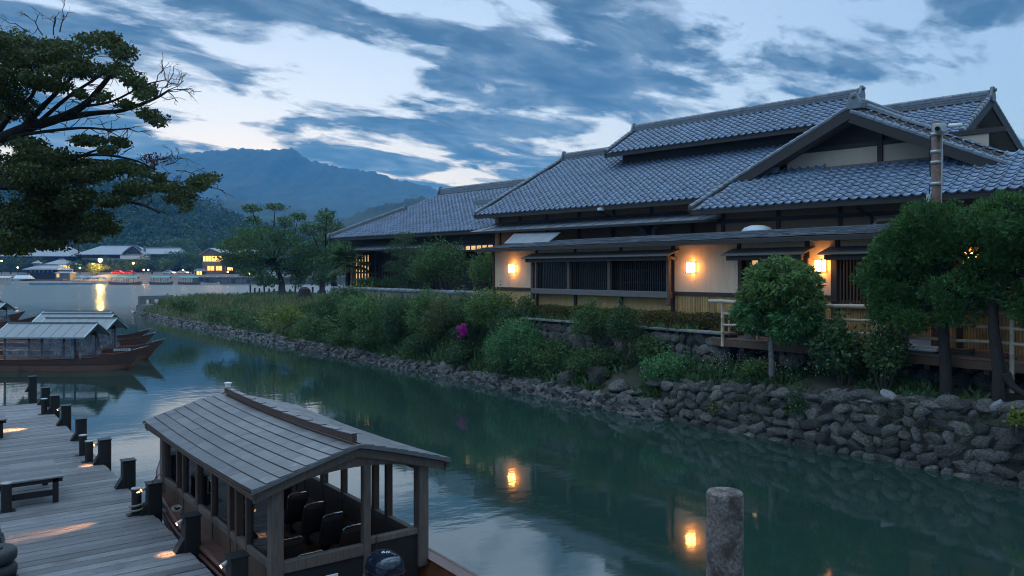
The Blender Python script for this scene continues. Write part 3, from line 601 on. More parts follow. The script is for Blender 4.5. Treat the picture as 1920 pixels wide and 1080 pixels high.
vt = MB(); c = atE(1420, 432, -1.8); vt.lathe([(0.62, -0.25), (0.60, -0.05), (0.46, 0.10), (0.25, 0.18), (0.02, 0.2)], c, 16); vt.build('roof_vent', 'white_canvas', inn, smooth=True)
p0 = atE(1127, 392, -0.8); MB().obox(p0, (.12, 0, 0), (0, .12, 0), (0, 0, .06)).build('flood_lamp', 'white_canvas', inn)
p0 = atX(906, 379, 25.6); MB().obox(p0, HA * .75, HP * .08, UP * .12).build('ridge_end_tile', 'ridge_tile', inn)

# ------------------------------------------------------------------ riverside annex with the plaster wall
FX = 21.0                                                           # plane of the wall
ann = thing('riverside_annex', 'long cream plaster annex with dark timber windows under a low shingle roof', 'building', (FX + 1, 14, 2.3))
WB, WR, WT = 2.3, 3.62, 5.42                                        # base, rail, head of the wall
yb = lambda px: yX(px, FX)
wins = [(yb(1262), yb(1007), 3.70, 4.90), (yb(1514), yb(1386), 2.42, 4.88), (yb(1700), yb(1571), 3.55, 4.86)]
ends = (-6.0, yb(928))
cuts = [ends[0]] + [v for w in sorted(wins) for v in (w[0], w[1])] + [ends[1]]
for i in range(0, len(cuts), 2):
    a, b = cuts[i], cuts[i + 1]
    MB().box(FX, FX + .14, a, b, WR, WT).build('plaster_panel', 'plaster', ann); MB().box(FX + .03, FX + .14, a, b, WB, WR).build('wainscot', 'ochre', ann)
    MB().box(FX - .03, FX + .0, a, b, WR - .02, WR + .11).build('rail', 'dark_wood', ann)
for a, b, z0, z1 in wins:
    MB().box(FX, FX + .14, a, b, z1, WT).build('plaster_panel', 'plaster', ann)
    if z0 > 3: MB().box(FX + .03, FX + .14, a, b, WB, z0).build('wainscot', 'ochre', ann)
MB().box(FX + .14, FX + .2, ends[0], ends[1], WB, WT).build('back_wall', 'interior_dark', ann)
MB().box(FX + .14, FX + 3, ends[1] - .14, ends[1], WB, WT).build('end_wall', 'plaster', ann); MB().box(FX - .05, FX + .16, ends[1] - .01, ends[1] + .12, WB, WT).build('corner_post', 'dark_wood', ann)
# split bamboo facing on the wainscot, from the window bay towards the near end
g = MB(); y = ends[0]
while y < wins[0][0] - .12:
    if not (wins[1][0] - .02 < y < wins[1][1] + .02): g.tube([(FX + .03, y, WB), (FX + .03, y, WR - .02)], .034, 6)
    y += 0.072
g.build('bamboo_facing', 'bamboo_slat', ann, kind='stuff')
# posts that show in the plaster above and below
for px in (1007, 1079, 1165, 1262, 1386, 1514, 1571, 1700, 1800): MB().box(FX - .035, FX + .02, yb(px) - .07, yb(px) + .07, WB if px < 1300 or px > 1560 else 4.8, WT).build('post', 'dark_wood', ann)
# long window bay
a, b, z0, z1 = wins[0]
bay = MB().box(FX - .02, FX + .04, a, b, z0, z1).build('window', 'dark_glass', ann)
MB().box(FX - .34, FX - .04, a - .02, b + .02, z0 - .20, z0 + .02).build('sill', 'grey_wood', bay, bevel=.015)
for y in (a, a + (b - a) * .385, a + (b - a) * .69, b): MB().box(FX - .30, FX - .16, y - .07, y + .07, z0 - .02 if a < y < b else z0 - .45, z1 + .06).build('frame_post', 'weathered_wood', bay, bevel=.01)
i = 0; y = a + .1
while y < b - .1: MB().box(FX - .12, FX - .09, y - .018, y + .018, z0, z1).build('lattice_slat', 'black_wood', bay); y += .105
for z in (4.0, 4.45): MB().box(FX - .09, FX - .07, a, b, z, z + .03).build('lattice_rail', 'black_wood', bay)
hd = MB().slab([(FX - .62, a - .32, z1 + .04), (FX - .62, b + .3, z1 + .04), (FX + .0, b + .3, z1 + .24), (FX + .0, a - .32, z1 + .24)], (0, 0, .05)).build('hood', 'grey_wood', bay, bevel=.01)
MB().box(FX - .48, FX - .36, a - .2, b + .18, z1 - .10, z1 + .04).build('hood_beam', 'dark_wood', bay)
for y in (a - .16, b + .14): MB().bar((FX, y, z1 - .05), (FX - .5, y, z1 + .02), .07, .10).build('bracket', 'weathered_wood', bay)
# entrance
a, b, z0, z1 = wins[1]
dr = MB().box(FX + .10, FX + .13, a, b, z0, z1).build('door', 'interior_dark', ann)
for y in (a + .05, b - .05): MB().box(FX - .05, FX + .1, y - .07, y + .07, z0, z1).build('jamb', 'dark_wood', dr)
MB().box(FX + .0, FX + .06, b - .34, b - .28, z0, z1).build('jamb', 'brown_wood', dr)
sc_ = MB().box(FX + .05, FX + .07, b - .68, b - .46, z0 + .1, z1 - .1).build('paper_screen', 'dim_window', dr)
for k in range(13): z = z0 + .1 + k * (z1 - z0 - .2) / 12; MB().box(FX + .03, FX + .05, b - .7, b - .44, z - .02, z + .02).build('screen_bar', 'black_wood', dr)
for y in (b - .72, b - .42): MB().box(FX + .02, FX + .06, y - .03, y + .03, z0, z1).build('screen_stile', 'black_wood', dr)
MB().box(FX + .02, FX + .08, a + .15, b - .75, z0 + .1, z1 - .1).build('sliding_leaf', 'dark_wood', dr)
def hood(a, b, z, par):
    h = MB().slab([(FX - .62, a - .25, z + .02), (FX - .62, b + .25, z + .02), (FX, b + .25, z + .22), (FX, a - .25, z + .22)], (0, 0, .05)).build('hood', 'grey_wood', par, bevel=.01)
    MB().box(FX - .5, FX - .38, a - .12, b + .12, z - .12, z + .02).build('hood_beam', 'dark_wood', par)
hood(a, b, z1, dr)
# slatted window by the juniper
a, b, z0, z1 = wins[2]
wn2 = MB().box(FX + .02, FX + .06, a, b, z0, z1).build('window', 'interior_dark', ann)
y = a + .05
while y < b: MB().box(FX - .06, FX - .02, y - .022, y + .022, z0, z1).build('lattice_slat', 'brown_wood', wn2); y += .10
MB().box(FX - .1, FX - .0, a - .05, b + .1, z0 - .16, z0 - .0).build('sill', 'dark_wood', wn2); MB().box(FX - .1, FX + .02, b - .02, b + .16, WB, z1 + .1).build('jamb', 'dark_wood', wn2)
hood(a, b, z1, wn2)
# shingle roof of the annex
r0, r1 = (FX - .72, WT + .0), (FX + 2.6, WT + .42)
rf = MB().slab([(r0[0], ends[0], r0[1]), (r0[0], ends[1] + .5, r0[1]), (r1[0], ends[1] + .1, r1[1]), (r1[0], ends[0], r1[1])], (0, 0, -.05)).build('roof', 'soffit', ann)
g = MB(); rg = np.random.default_rng(3)
for row in range(12):
    t0, t1 = row / 12, (row + 1.25) / 12; y = ends[0] + (row % 2) * .15
    while y < ends[1] + .45 - .3 * t0:
        x0, x1 = r0[0] - .02 + (r1[0] - r0[0]) * t0, r0[0] + (r1[0] - r0[0]) * t1; zz0, zz1 = r0[1] + .035 + (r1[1] - r0[1]) * t0, r0[1] + .012 + (r1[1] - r0[1]) * t1
        wd = .29; dzr = rg.uniform(-.006, .006); g.slab([(x0, y, zz0 + dzr), (x0, y + wd, zz0 + dzr), (x1, y + wd, zz1), (x1, y, zz1)], (0, 0, -.012)); y += .30
g.build('shingles', 'shingle', rf, kind='stuff')
MB().box(r0[0] - .03, r0[0] + .03, ends[0], ends[1] + .5, r0[1] - .14, r0[1] - .02).build('fascia', 'dark_wood', rf)
y = ends[0] + .2
while y < ends[1] + .4: MB().bar((r0[0] + .06, y, r0[1] - .09), (FX, y, r0[1] + .0), .05, .07).build('rafter', 'brown_wood', rf); y += .45
# wall lanterns
def lantern(y, z, label):
    t = thing('wall_lantern', label, 'lantern', (FX, y, z - .2), 0, 'paper lanterns on the annex wall')
    w, hh = .11, .165
    MB().box(FX - .24, FX - .035, y - w, y + w, z - hh, z + hh).build('shade', 'lantern_paper', t)
    for dy in (-w - .008, w + .008):
        for x in (FX - .25, FX - .03): MB().box(x - .010, x + .010, y + dy - .010, y + dy + .010, z - hh - .02, z + hh + .02).build('frame_bar', 'black_wood', t)
    for dz_ in (-hh - .008, hh + .008):
        for x in (FX - .25, FX - .03): MB().box(x - .009, x + .009, y - w - .018, y + w + .018, z + dz_ - .009, z + dz_ + .009).build('frame_bar', 'black_wood', t)
        for dy in (-w - .008, w + .008): MB().box(FX - .24, FX - .04, y + dy - .008, y + dy + .008, z + dz_ - .008, z + dz_ + .008).build('frame_bar', 'black_wood', t)
    MB().box(FX - .03, FX + .0, y - .06, y + .06, z - .12, z + .12).build('back_plate', 'black_wood', t)
lantern(yb(964), 4.55, 'lit paper lantern between the corner post and the long window bay')
lantern(yb(1300), 4.55, 'lit paper lantern on the plaster between the window bay and the entrance')
lantern(yb(1543), 4.58, 'lit paper lantern between the entrance and the slatted window')
lantern(yb(1826), 4.72, 'lit paper lantern behind the clipped juniper')
# garden wall with a tiled coping
gw = thing('garden_wall', 'low plaster garden wall with dark tiled coping before the inn wing', 'wall', (FX, 39, 2.3))
y0, y1 = ends[1] + .15, yX(618, FX)
MB().box(FX, FX + .2, y0, y1, 1.6, 3.28).build('wall_body', 'far_wall', gw)
y = y0
while y < y1 - .3: MB().tube([(FX + .1, y, 3.38), (FX + .1, min(y + .78, y1), 3.38)], .14, 8).build('coping_tile', 'ridge_tile', gw, smooth=True); y += .8
g = MB(); y = y0 + 1.2
while y < y1: MB().box(FX - .04, FX + .02, y - .06, y + .06, 1.6, 3.27).build('post', 'dark_wood', gw); y += 2.4
# ------------------------------------------------------------------ stones of the bank
import bmesh
SRG = np.random.default_rng(77)
def stone_mesh(i, fine=True, m='stone'):
    bm = bmesh.new(); bmesh.ops.create_icosphere(bm, subdivisions=3 if fine else 1, radius=1.0); o = SRG.uniform(0, 50)
    N = unit(SRG.normal(size=(12, 3))); dd = SRG.uniform(.52, .88, 12)
    for v in bm.verts:
        c = np.array(v.co); c = np.sign(c) * np.abs(c) ** .72
        for nn, d in zip(N, dd):
            k = c @ nn
            if k > d: c = c - nn * (k - d) * .93
        k = 1 + (.05 * mnoise.noise((c[0] * 3 + o, c[1] * 3, c[2] * 3)) + .03 * mnoise.noise((c[0] * 7 + o, c[1] * 7, c[2] * 7))) * (1 if fine else .5); v.co = c * k * 1.22
    me = bpy.data.meshes.new('stone'); bm.to_mesh(me); bm.free(); me.materials.append(MATS[m]); me.polygons.foreach_set('use_smooth', [True] * len(me.polygons)); return me
STONES = [stone_mesh(i) for i in range(12)]; LOW = [stone_mesh(i, False) for i in range(8)]; PALE = [stone_mesh(i, True, 'pale_stone') for i in range(3)]
SVERT = [(np.array([v.co[:] for v in me.vertices]), [tuple(p.vertices) for p in me.polygons]) for me in LOW]
def put_stone(parent, c, r, rot=None, pale=False, name='stone'):
    o = bpy.data.objects.new(name, random.choice(PALE if pale else STONES)); COL.objects.link(o); o.parent = parent
    o.location = tuple(np.asarray(c) - (FR[parent.name][0] if parent else 0)); o.scale = r; o.rotation_euler = rot if rot is not None else tuple(SRG.uniform(-.3, .3, 3)); return o
def stone_batch(name, m, sites, parent=None, label=None, cat=None):
    V, Fc, o = [], [], 0
    for c, r, e in sites:
        v, f = SVERT[SRG.integers(len(SVERT))]; Rm = np.array(Matrix.Rotation(e[2], 3, 'Z') @ Matrix.Rotation(e[0], 3, 'X')); V.append((v * r) @ Rm.T + c); Fc += [tuple(k + o for k in q) for q in f]; o += len(v)
    me = bpy.data.meshes.new(name); me.from_pydata(np.concatenate(V).tolist(), [], Fc); me.update()
    ob = mesh_obj(name, me, m, parent, kind='stuff')
    if label: tag(ob, label, cat, kind='stuff')
    return ob
rw = thing('river_wall', 'rough dry-stone river wall of rounded boulders below the juniper', 'wall', (18.3, 8, 0))
g = MB(); g.grid([[(18.10 + .04 * fbm(y, 0), y, -.6), (18.14 + .04 * fbm(y * 2, 3), y, .1), (18.22 + .04 * fbm(y * 2, 1), y, wall_top(y) * .5), (18.36, y, wall_top(y) - .12), (18.62, y, wall_top(y) - .04)] for y in np.arange(-6, 16.9, .6)]); g.build('wall_core', 'wall_core', rw)
cnt = 0
for row in range(9):
    y = 16.55 + SRG.uniform(-.2, .2)
    while y > 4.0:
        wt = wall_top(y); nr = max(4, round((wt + .25) / .255)); wd = SRG.uniform(.20, .54)
        if row < nr:
            z = -.16 + (row + .5) * (wt + .22) / nr; hh = (wt + .22) / nr * .5
            x = 18.10 + .26 * max(0, z) / 1.5 + SRG.uniform(-.03, .03) - (.05 if row == 0 else 0)
            pale = row >= nr - 2 and y < 11.5 and SRG.uniform() < .10
            put_stone(rw, (x + .06, y - wd / 2, z + SRG.uniform(-.05, .05)), (.15, wd * .60, hh * SRG.uniform(1.15, 1.4)), (SRG.uniform(-.5, .5), SRG.uniform(-.3, .3), SRG.uniform(-.25, .25)), pale); cnt += 1
        y -= wd
for k in range(26):
    y = 16.3 - k * .40 - SRG.uniform(0, .15); put_stone(rw, (18.60 + SRG.uniform(-.04, .06), y, wall_top(y) - .12), (.36, .36, .13), (0, 0, SRG.uniform(-.4, .4)), False, 'cap_stone')
rgw = np.random.default_rng(44); n = 2600; Y = rgw.uniform(3, 16.6, n); wtv = np.array([wall_top(v) for v in Y]); Zv = .12 + rgw.uniform(0, 1, n) ** .7 * (wtv - .1); keep = np.array([fbm(a * 1.1, b * 1.6 + 5, 3) for a, b in zip(Y, Zv)]) > .08; Pw = np.stack([18.06 + .26 * Zv / 1.5, Y, Zv], 1)[keep]
foliage('joint_weeds', 'leaf_mid', leaves(Pw, .10, A3(-.6, 0, .6), None, .35, .5, .8, rgw), rw, kind='stuff')
# loose stones along the water further up
sites = []
for k in range(3400):
    y = 16.6 + (88 - 16.6) * SRG.uniform() ** 1.25; t = SRG.uniform() ** 1.4; s = SRG.uniform(.10, .24) * (1.3 if y < 30 else 1.0)
    x = 17.82 + t * .45; z = -.14 + t * .46; sites.append((A3(x, y, z), A3(s, s * SRG.uniform(.8, 1.4), s * .75), SRG.uniform(-.6, .6, 3)))
for k in range(260):    # round the head of the point
    a = SRG.uniform(0, 1); x = 18 + a * 34; y = 87.5 + 6 * math.sin(a * 3) * .3 + SRG.uniform(-.8, .8); s = SRG.uniform(.2, .45); sites.append((A3(x, y, SRG.uniform(-.1, .6)), A3(s, s, s * .7), SRG.uniform(-.6, .6, 3)))
stone_batch('riprap', 'wet_stone', sites, None, 'loose dark stones heaped along the waterline of the bank', 'stones')
# broken rocks and steps at the end of the river wall
st = thing('stone_steps', 'rough stone steps and boulders at the water beside the river wall', 'steps', (18.4, 17.6, 0))
for (px, py, X, r) in ((1212, 772, 18.15, (.5, .6, .14)), (1225, 752, 18.5, (.4, .65, .13)), (1205, 735, 18.8, (.35, .6, .12)), (1180, 770, 18.2, (.3, .3, .2)), (1090, 742, 18.35, (.35, .3, .3)), (1070, 712, 18.7, (.35, .4, .4)), (1120, 705, 18.8, (.3, .45, .35)), (1165, 725, 18.6, (.35, .3, .25)),
    (1060, 745, 18.2, (.3, .35, .25)), (1140, 762, 18.15, (.28, .3, .2)), (1195, 790, 17.95, (.35, .5, .1)), (1240, 795, 17.95, (.3, .3, .12)), (1030, 735, 18.3, (.25, .3, .22)), (1245, 715, 18.9, (.4, .5, .15))):
    put_stone(st, atX(px, py, X), r, (SRG.uniform(-.2, .2), SRG.uniform(-.1, .2), SRG.uniform(-.3, .3)))
# terrace wall below the hedge
tw = thing('terrace_wall', 'low mortared stone terrace wall with a concrete coping below the hedge', 'wall', (19.75, 20, 1.2))
MB().box(19.74, 20.1, 15.4, 25.6, .9, 2.50).build('wall_core', 'wall_core', tw)
for row in range(5):
    y = 25.5
    while y > 15.6:
        wd = SRG.uniform(.24, .5); put_stone(tw, (19.76, y - wd / 2, 1.10 + row * .29 + SRG.uniform(-.03, .03)), (.10, wd * .58, .18), (SRG.uniform(-.3, .3), 0, 0)); y -= wd
MB().slab([(19.62, 15.5, 2.49), (19.62, 25.7, 2.49), (20.12, 25.7, 2.49), (20.12, 15.5, 2.49)], (0, 0, .07)).build('coping', 'grey_concrete', tw, bevel=.01)
uw = thing('foundation_wall', 'shadowed rubble foundation under the timber walkway', 'wall', (20.5, 6, 1.4))
MB().box(20.46, 20.9, -6, 15.9, 1.2, 2.32).build('wall_core', 'wall_core', uw)
for k in range(70):
    y = 15.6 - k * .235; put_stone(uw, (20.45 + SRG.uniform(-.08, .04), y, 1.75 + (k % 2) * .36 + SRG.uniform(-.08, .08)), (.16, SRG.uniform(.18, .34), SRG.uniform(.16, .26)), (SRG.uniform(-.4, .4), 0, 0))
for (px, py, rr) in ((1400, 660, (.25, .36, .42)), (1490, 668, (.25, .42, .40))): put_stone(uw, atX(px, py, 20.1), rr, (.1, 0, .2))
# ------------------------------------------------------------------ timber walkway, bamboo railing
wk = thing('timber_walkway', 'narrow timber walkway along the annex above the rubble foundation', 'walkway', (20.2, 6, 2.3))
for i in range(5):
    y = 15.95
    while y > -5: L = 3.9; MB().box(19.62 + i * .275, 19.62 + i * .275 + .265, y - L + .006, y, 2.36, 2.41).build('plank', 'weathered_wood', wk, bevel=.006); y -= L
MB().box(19.60, 19.70, -5, 15.95, 2.16, 2.355).build('edge_beam', 'brown_wood', wk)
for y in np.arange(-4, 16, 1.35): MB().box(19.66, 20.9, y - .06, y + .06, 2.05, 2.16).build('joist', 'dark_wood', wk)
br = thing('bamboo_railing', 'three-rail bamboo railing along the walkway', 'railing', (19.66, 10, 1.9))
def culm(p, q, r, name, par):
    p, q = np.asarray(p, float), np.asarray(q, float); L = np.linalg.norm(q - p); n = max(1, int(L / .42)); pts, rad = [], []
    for i in range(n + 1):
        t = i / n
        for dt, k in ((-.018, 1.0), (-.006, 1.13), (.006, 1.13), (.018, 1.0)):
            s = min(1, max(0, t + dt / L * 1.0)); pts.append(p + (q - p) * s + UP * .012 * math.sin(i * 1.7) * (abs(q - p)[2] < .5)); rad.append(r * k)
    keep = [0] + [i for i in range(1, len(pts)) if np.linalg.norm(pts[i] - pts[i - 1]) > 1e-4]
    return MB().tube([pts[i] for i in keep], [rad[i] for i in keep], 8).build(name, 'bamboo', par, smooth=True)
RX = 19.60
for px in (1355, 1545, 1897, 2300): culm((RX, yX(px, RX), 2.15 if px < 1600 else 1.7), (RX, yX(px, RX), 3.46), .055, 'post', br)
ya, yz = yX(1330, RX), -5.0; ym = [yX(1355, RX) - .0, yX(1600, RX), yX(2000, RX), yz]
for z, r, lo in ((3.50, .062, ya), (3.14, .040, ym[0]), (2.80, .040, ym[0])):
    L = [lo, 13.2, 10.1, 7.0, 3.0, yz]
    for a, b in zip(L, L[1:]): culm((RX - .01, a, z), (RX - .01, b, z), r, 'rail', br)
for i, (y, z) in enumerate(((yX(1367, RX + .35), 2.82), (yX(1420, RX + .35), 2.82))): culm((RX + .35, y, 2.41), (RX + .35, y, z + .1), .03, 'post', br)
# things left on the walkway
def tub(px, X, r, h, m, label, cat, name):
    y = yX(px, X); t = thing(name, label, cat, (X, y, 2.412)); MB().lathe([(r * .8, 0), (r, h), (r * 1.06, h), (r * 1.06, h + .02), (r * .96, h + .02), (r * .78, .03)], (X, y, 2.412), 18).build('bowl', m, t, smooth=True)
    MB().tube([(X + r * math.cos(a), y + r * math.sin(a), 2.412 + h) for a in np.linspace(0, 6.28, 17)], .014, 6).build('rim', m, t, smooth=True); return t
tub(1410, 20.1, .26, .24, 'silver_paint', 'grey metal washtub on the walkway behind the weeping tree', 'tub', 'wash_tub')
tub(1478, 20.15, .30, .28, 'motor_cowl', 'dark blue plastic tub on the walkway behind the weeping tree', 'tub', 'plastic_tub')
t = thing('sink_basin', 'white rectangular sink basin lying on the walkway below the juniper', 'basin', (19.9, yX(1728, 19.9), 2.412)); y = yX(1728, 19.9)
MB().slab([(19.75, y - .42, 2.46), (19.75, y + .42, 2.46), (20.2, y + .42, 2.46), (20.2, y - .42, 2.46)], (0, 0, .10)).build('body', 'white_paint', t, bevel=.03); MB().box(19.72, 20.23, y - .46, y + .46, 2.56, 2.58).build('rim', 'white_paint', t, bevel=.008); MB().box(19.85, 20.1, y - .3, y + .3, 2.412, 2.46).build('foot', 'grey_concrete', t)
t = thing('styrofoam_crate', 'white fish crate standing on the walkway beside the juniper trunk', 'crate', (20.3, yX(1735, 20.3), 2.412)); y = yX(1735, 20.3)
MB().box(20.15, 20.5, y - .45, y + .35, 2.412, 2.72).build('body', 'white_canvas', t, bevel=.02); MB().box(20.13, 20.52, y - .47, y + .37, 2.722, 2.76).build('lid', 'white_canvas', t, bevel=.015)
t = thing('garden_hose', 'coiled green garden hose on the walkway', 'hose', (20.0, yX(1800, 20), 2.412)); y = yX(1800, 20.0)
MB().tube([(20 + .3 * math.cos(a), y + .3 * math.sin(a), 2.43 + .008 * a) for a in np.linspace(0, 18, 60)], .016, 6).build('coil', 'green_trim', t, smooth=True); MB().tube([(20.28, y, 2.43), (20.3, y - .5, 2.43), (20.1, y - 1.2, 2.43)], .016, 6).build('loose_end', 'green_trim', t, smooth=True)
t = thing('plank_stack', 'short reddish boards stacked on the walkway near the juniper', 'boards', (20.2, yX(1830, 20.2), 2.412)); y = yX(1835, 20.2)
for k in range(4): MB().obox((20.2, y, 2.43 + k * .036), (math.sin(.1 * k) * .6 * .05 + .10, .01 * k, 0), (.02 * k, .6 + .05 * k, 0), (0, 0, .016)).build('board', 'hull_plank', t)
# ------------------------------------------------------------------ plants
def pxm(p): return F / ((np.asarray(p) - CAM) @ FWD)              # photograph pixels per metre at that place
def clump_leaves(pads, size, dens, axis=None, aspect=.5, shell=.5, droop=None, rg=RNG, spread=.8):
    out = []
    for c, r in pads:
        r = np.asarray(r, float); area = 4 * math.pi * ((r[0] * r[1]) ** .8 + (r[0] * r[2]) ** .8 + (r[1] * r[2]) ** .8) / 3
        n = int(dens * area / (size * size * aspect)); P, D = blob_points(c, r, n, shell, 0, rg)
        ax = D * .8 + (A3(0, 0, .35) if droop is None else A3(0, 0, droop)); out.append(leaves(P, size, ax if axis is None else axis, D, aspect, .35, spread, rg))
    return out
def shrub(name, label, cat, px, yt, yb_, w, X, m, size=.10, dens=.55, subs=11, stems=5, seed=0, aspect=.55, group=None, depth=None, m2=None, droop=None, sprigs=0):
    rg = np.random.default_rng(seed + 100); yt = yt - .14 * (yb_ - yt) * (name == 'shrub'); c = atX(px, (yt + yb_) / 2, X); k = pxm(c); rx, rz = w / 2 / k, (yb_ - yt) / 2 / k; ry = depth or rx * .85
    base = c - UP * rz; t = thing(name, label, cat, base, 0, group); pads = []
    for i in range(subs):
        d = unit(rg.normal(size=3)); d[2] = abs(d[2]) * .9 - .25; q = c + RT * d[0] * rx * .62 + FWD * d[1] * ry * .62 + UP * d[2] * rz * .72; s = rg.uniform(.34, .55); pads.append((q, (rx * s, rx * s, max(rz * s, rx * s * .5))))
    parts = clump_leaves(pads, size, dens, None, aspect, .35, droop, rg)
    if sprigs:
        for i in range(sprigs):
            d = unit(rg.normal(size=3)); d[2] = abs(d[2]) + .2; d = unit(d); tip = c + RT * d[0] * rx * 1.12 + FWD * d[1] * ry + UP * d[2] * rz * 1.18; n = 22; s = np.linspace(.55, 1, n)[:, None]
            parts.append(leaves(c + (tip - c) * s + rg.normal(size=(n, 3)) * .03, size * .9, d, None, aspect, .3, 1.0, rg))
    if m2: cut = int(len(parts) * .6); foliage('foliage', m, parts[:cut], t); foliage('foliage', m2, parts[cut:], t)
    else: foliage('foliage', m, parts, t)
    for i in range(stems): q = pads[i % len(pads)][0]; b0 = base + RT * rg.uniform(-.2, .2) * rx - UP * .15; MB().tube([b0, (b0 + q) / 2 + rg.normal(size=3) * .06, q], [.03, .022, .01], 5).build('stem', 'twig', t)
    return t
shrub('shrub', 'dark green round shrub at the end of the garden wall', 'shrub', 642, 540, 640, 105, 19.7, 'leaf_dark', .11, .6, 13, seed=1, m2='leaf_mid')
shrub('shrub', 'mid green shrub with pale tips below the garden wall coping', 'shrub', 705, 552, 650, 110, 19.6, 'leaf_bright', .13, .5, 13, seed=2, sprigs=34, m2='leaf_mid')
shrub('shrub', 'blackish green broad shrub in the middle of the bank thicket', 'shrub', 765, 562, 668, 110, 19.4, 'leaf_dark', .10, .6, 13, seed=3)
shrub('shrub', 'grey-green shrub with loose sprigs beside the dark thicket', 'shrub', 838, 558, 655, 110, 19.5, 'leaf_grass', .075, .45, 12, seed=4, sprigs=40, m2='leaf_mid')
shrub('shrub', 'yellow-green rounded shrub below the annex corner', 'shrub', 920, 548, 650, 110, 19.6, 'leaf_bright', .09, .5, 13, seed=5, m2='leaf_mid', sprigs=18)
shrub('shrub', 'small dull grey-green shrub in front of the ochre wainscot', 'shrub', 982, 556, 625, 62, 19.9, 'leaf_mid', .08, .5, 9, seed=6)
shrub('shrub', 'feathery fresh green shrub hanging over the riverside stones', 'shrub', 975, 605, 722, 125, 18.9, 'leaf_fresh', .085, .5, 16, seed=7, m2='leaf_dark', aspect=.4, droop=-.1, sprigs=30)
shrub('shrub', 'low dark undergrowth bush left of the feathery shrub', 'shrub', 885, 640, 712, 120, 18.9, 'leaf_dark', .09, .5, 12, seed=8)
shrub('shrub', 'dark tangled bush above the stones below the thicket', 'shrub', 800, 630, 690, 120, 19.0, 'leaf_dark', .09, .5, 12, seed=9, m2='leaf_mid')
shrub('shrub', 'tawny green upright shrub on thin stems before the hedge', 'shrub', 1105, 572, 662, 74, 19.3, 'leaf_cherry', .075, .40, 11, seed=10, m2='leaf_lime', sprigs=16)
shrub('shrub', 'dark upright shrub against the hedge and terrace wall', 'shrub', 1178, 572, 672, 78, 19.3, 'leaf_dark', .075, .42, 12, seed=11, m2='leaf_mid', sprigs=14)
shrub('shrub', 'bright green spreading shrub at the head of the stone steps', 'shrub', 1255, 668, 752, 118, 18.9, 'leaf_fresh', .085, .42, 12, seed=12, droop=.1, sprigs=20)
shrub('shrub', 'dark glossy large-leaved shrub at the foot of the juniper', 'shrub', 1578, 612, 738, 120, 19.1, 'leaf_dark', .12, .5, 14, seed=13, m2='leaf_mid', sprigs=16)
shrub('ivy', 'column of ivy climbing from the river ledge beside the juniper', 'ivy', 1662, 592, 742, 84, 19.0, 'leaf_dark', .10, .55, 15, seed=14, m2='leaf_mid')
shrub('weed', 'ragged weed growing out of the river wall', 'plant', 1503, 715, 805, 60, 18.35, 'leaf_dark', .07, .35, 9, 3, seed=15, sprigs=22, depth=.25)
shrub('weed', 'bright broad-leaved weed low on the river wall', 'plant', 1912, 770, 818, 50, 18.2, 'leaf_lime', .10, .35, 7, 3, seed=16, depth=.2)
shrub('weed', 'tuft of light weeds on the wall beside the stone steps', 'plant', 1355, 745, 790, 60, 18.35, 'leaf_grass', .07, .25, 7, 3, seed=17, depth=.2, sprigs=14)
shrub('shrub', 'small leafy plant beside the pale trunk of the weeping tree', 'shrub', 1415, 678, 726, 60, 18.9, 'leaf_bright', .07, .35, 8, 4, seed=18)
shrub('shrub', 'round dark bush on the grassy point by the cherry trees', 'shrub', 720, 600, 668, 130, 19.2, 'leaf_dark', .10, .5, 12, seed=19, m2='leaf_mid')
shrub('shrub', 'light green bush low on the bank near the waterline', 'shrub', 655, 612, 660, 90, 18.9, 'leaf_mid', .09, .4, 10, seed=20, sprigs=14)
for i, (px, yt, yb_, w, m, lab) in enumerate(((672, 556, 640, 84, 'leaf_bright', 'light leafy bush wedged between the first two bank shrubs'), (735, 560, 650, 84, 'leaf_mid', 'bush with long shoots before the garden wall posts'), (802, 552, 655, 92, 'leaf_bright', 'pale green bush rising over the dark thicket'), (872, 556, 640, 84, 'leaf_mid', 'leafy bush behind the azalea'), (945, 585, 660, 80, 'leaf_dark', 'dark bush under the yellow-green shrub'), (1030, 640, 705, 110, 'leaf_mid', 'weedy bush right of the feathery shrub'), (1120, 655, 715, 120, 'leaf_mid', 'low weedy bush below the terrace wall'), (1215, 640, 690, 80, 'leaf_dark', 'dark bush at the foot of the terrace wall'))):
    shrub('shrub', lab, 'shrub', px, yt, yb_, w, 19.35 if i < 5 else 19.2, m, .09, .5, 12, seed=80 + i, sprigs=26, m2='leaf_mid' if i % 2 else 'leaf_dark')
az = shrub('azalea', 'magenta flowering azalea in the bank thicket', 'shrub', 867, 600, 650, 48, 18.9, 'leaf_dark', .07, .4, 8, seed=21)
rg = np.random.default_rng(31); c = atX(867, 621, 18.6); P = np.concatenate([blob_points(c + A3(0, dy, dz_), (.16, s, s * .8), n_, .5, 0, rg, .4)[0] for dy, dz_, s, n_ in ((0, .05, .22, 170), (-.22, -.06, .14, 70), (.2, .12, .12, 50), (.05, -.22, .13, 50), (-.1, .25, .09, 30), (.35, -.1, .1, 14))]); D = unit(rg.normal(size=P.shape) + A3(-1, 0, .5)); foliage('blossom', 'petal', leaves(P, .07, D, D, .9, .3, .6, rg), az, label='magenta blossoms')
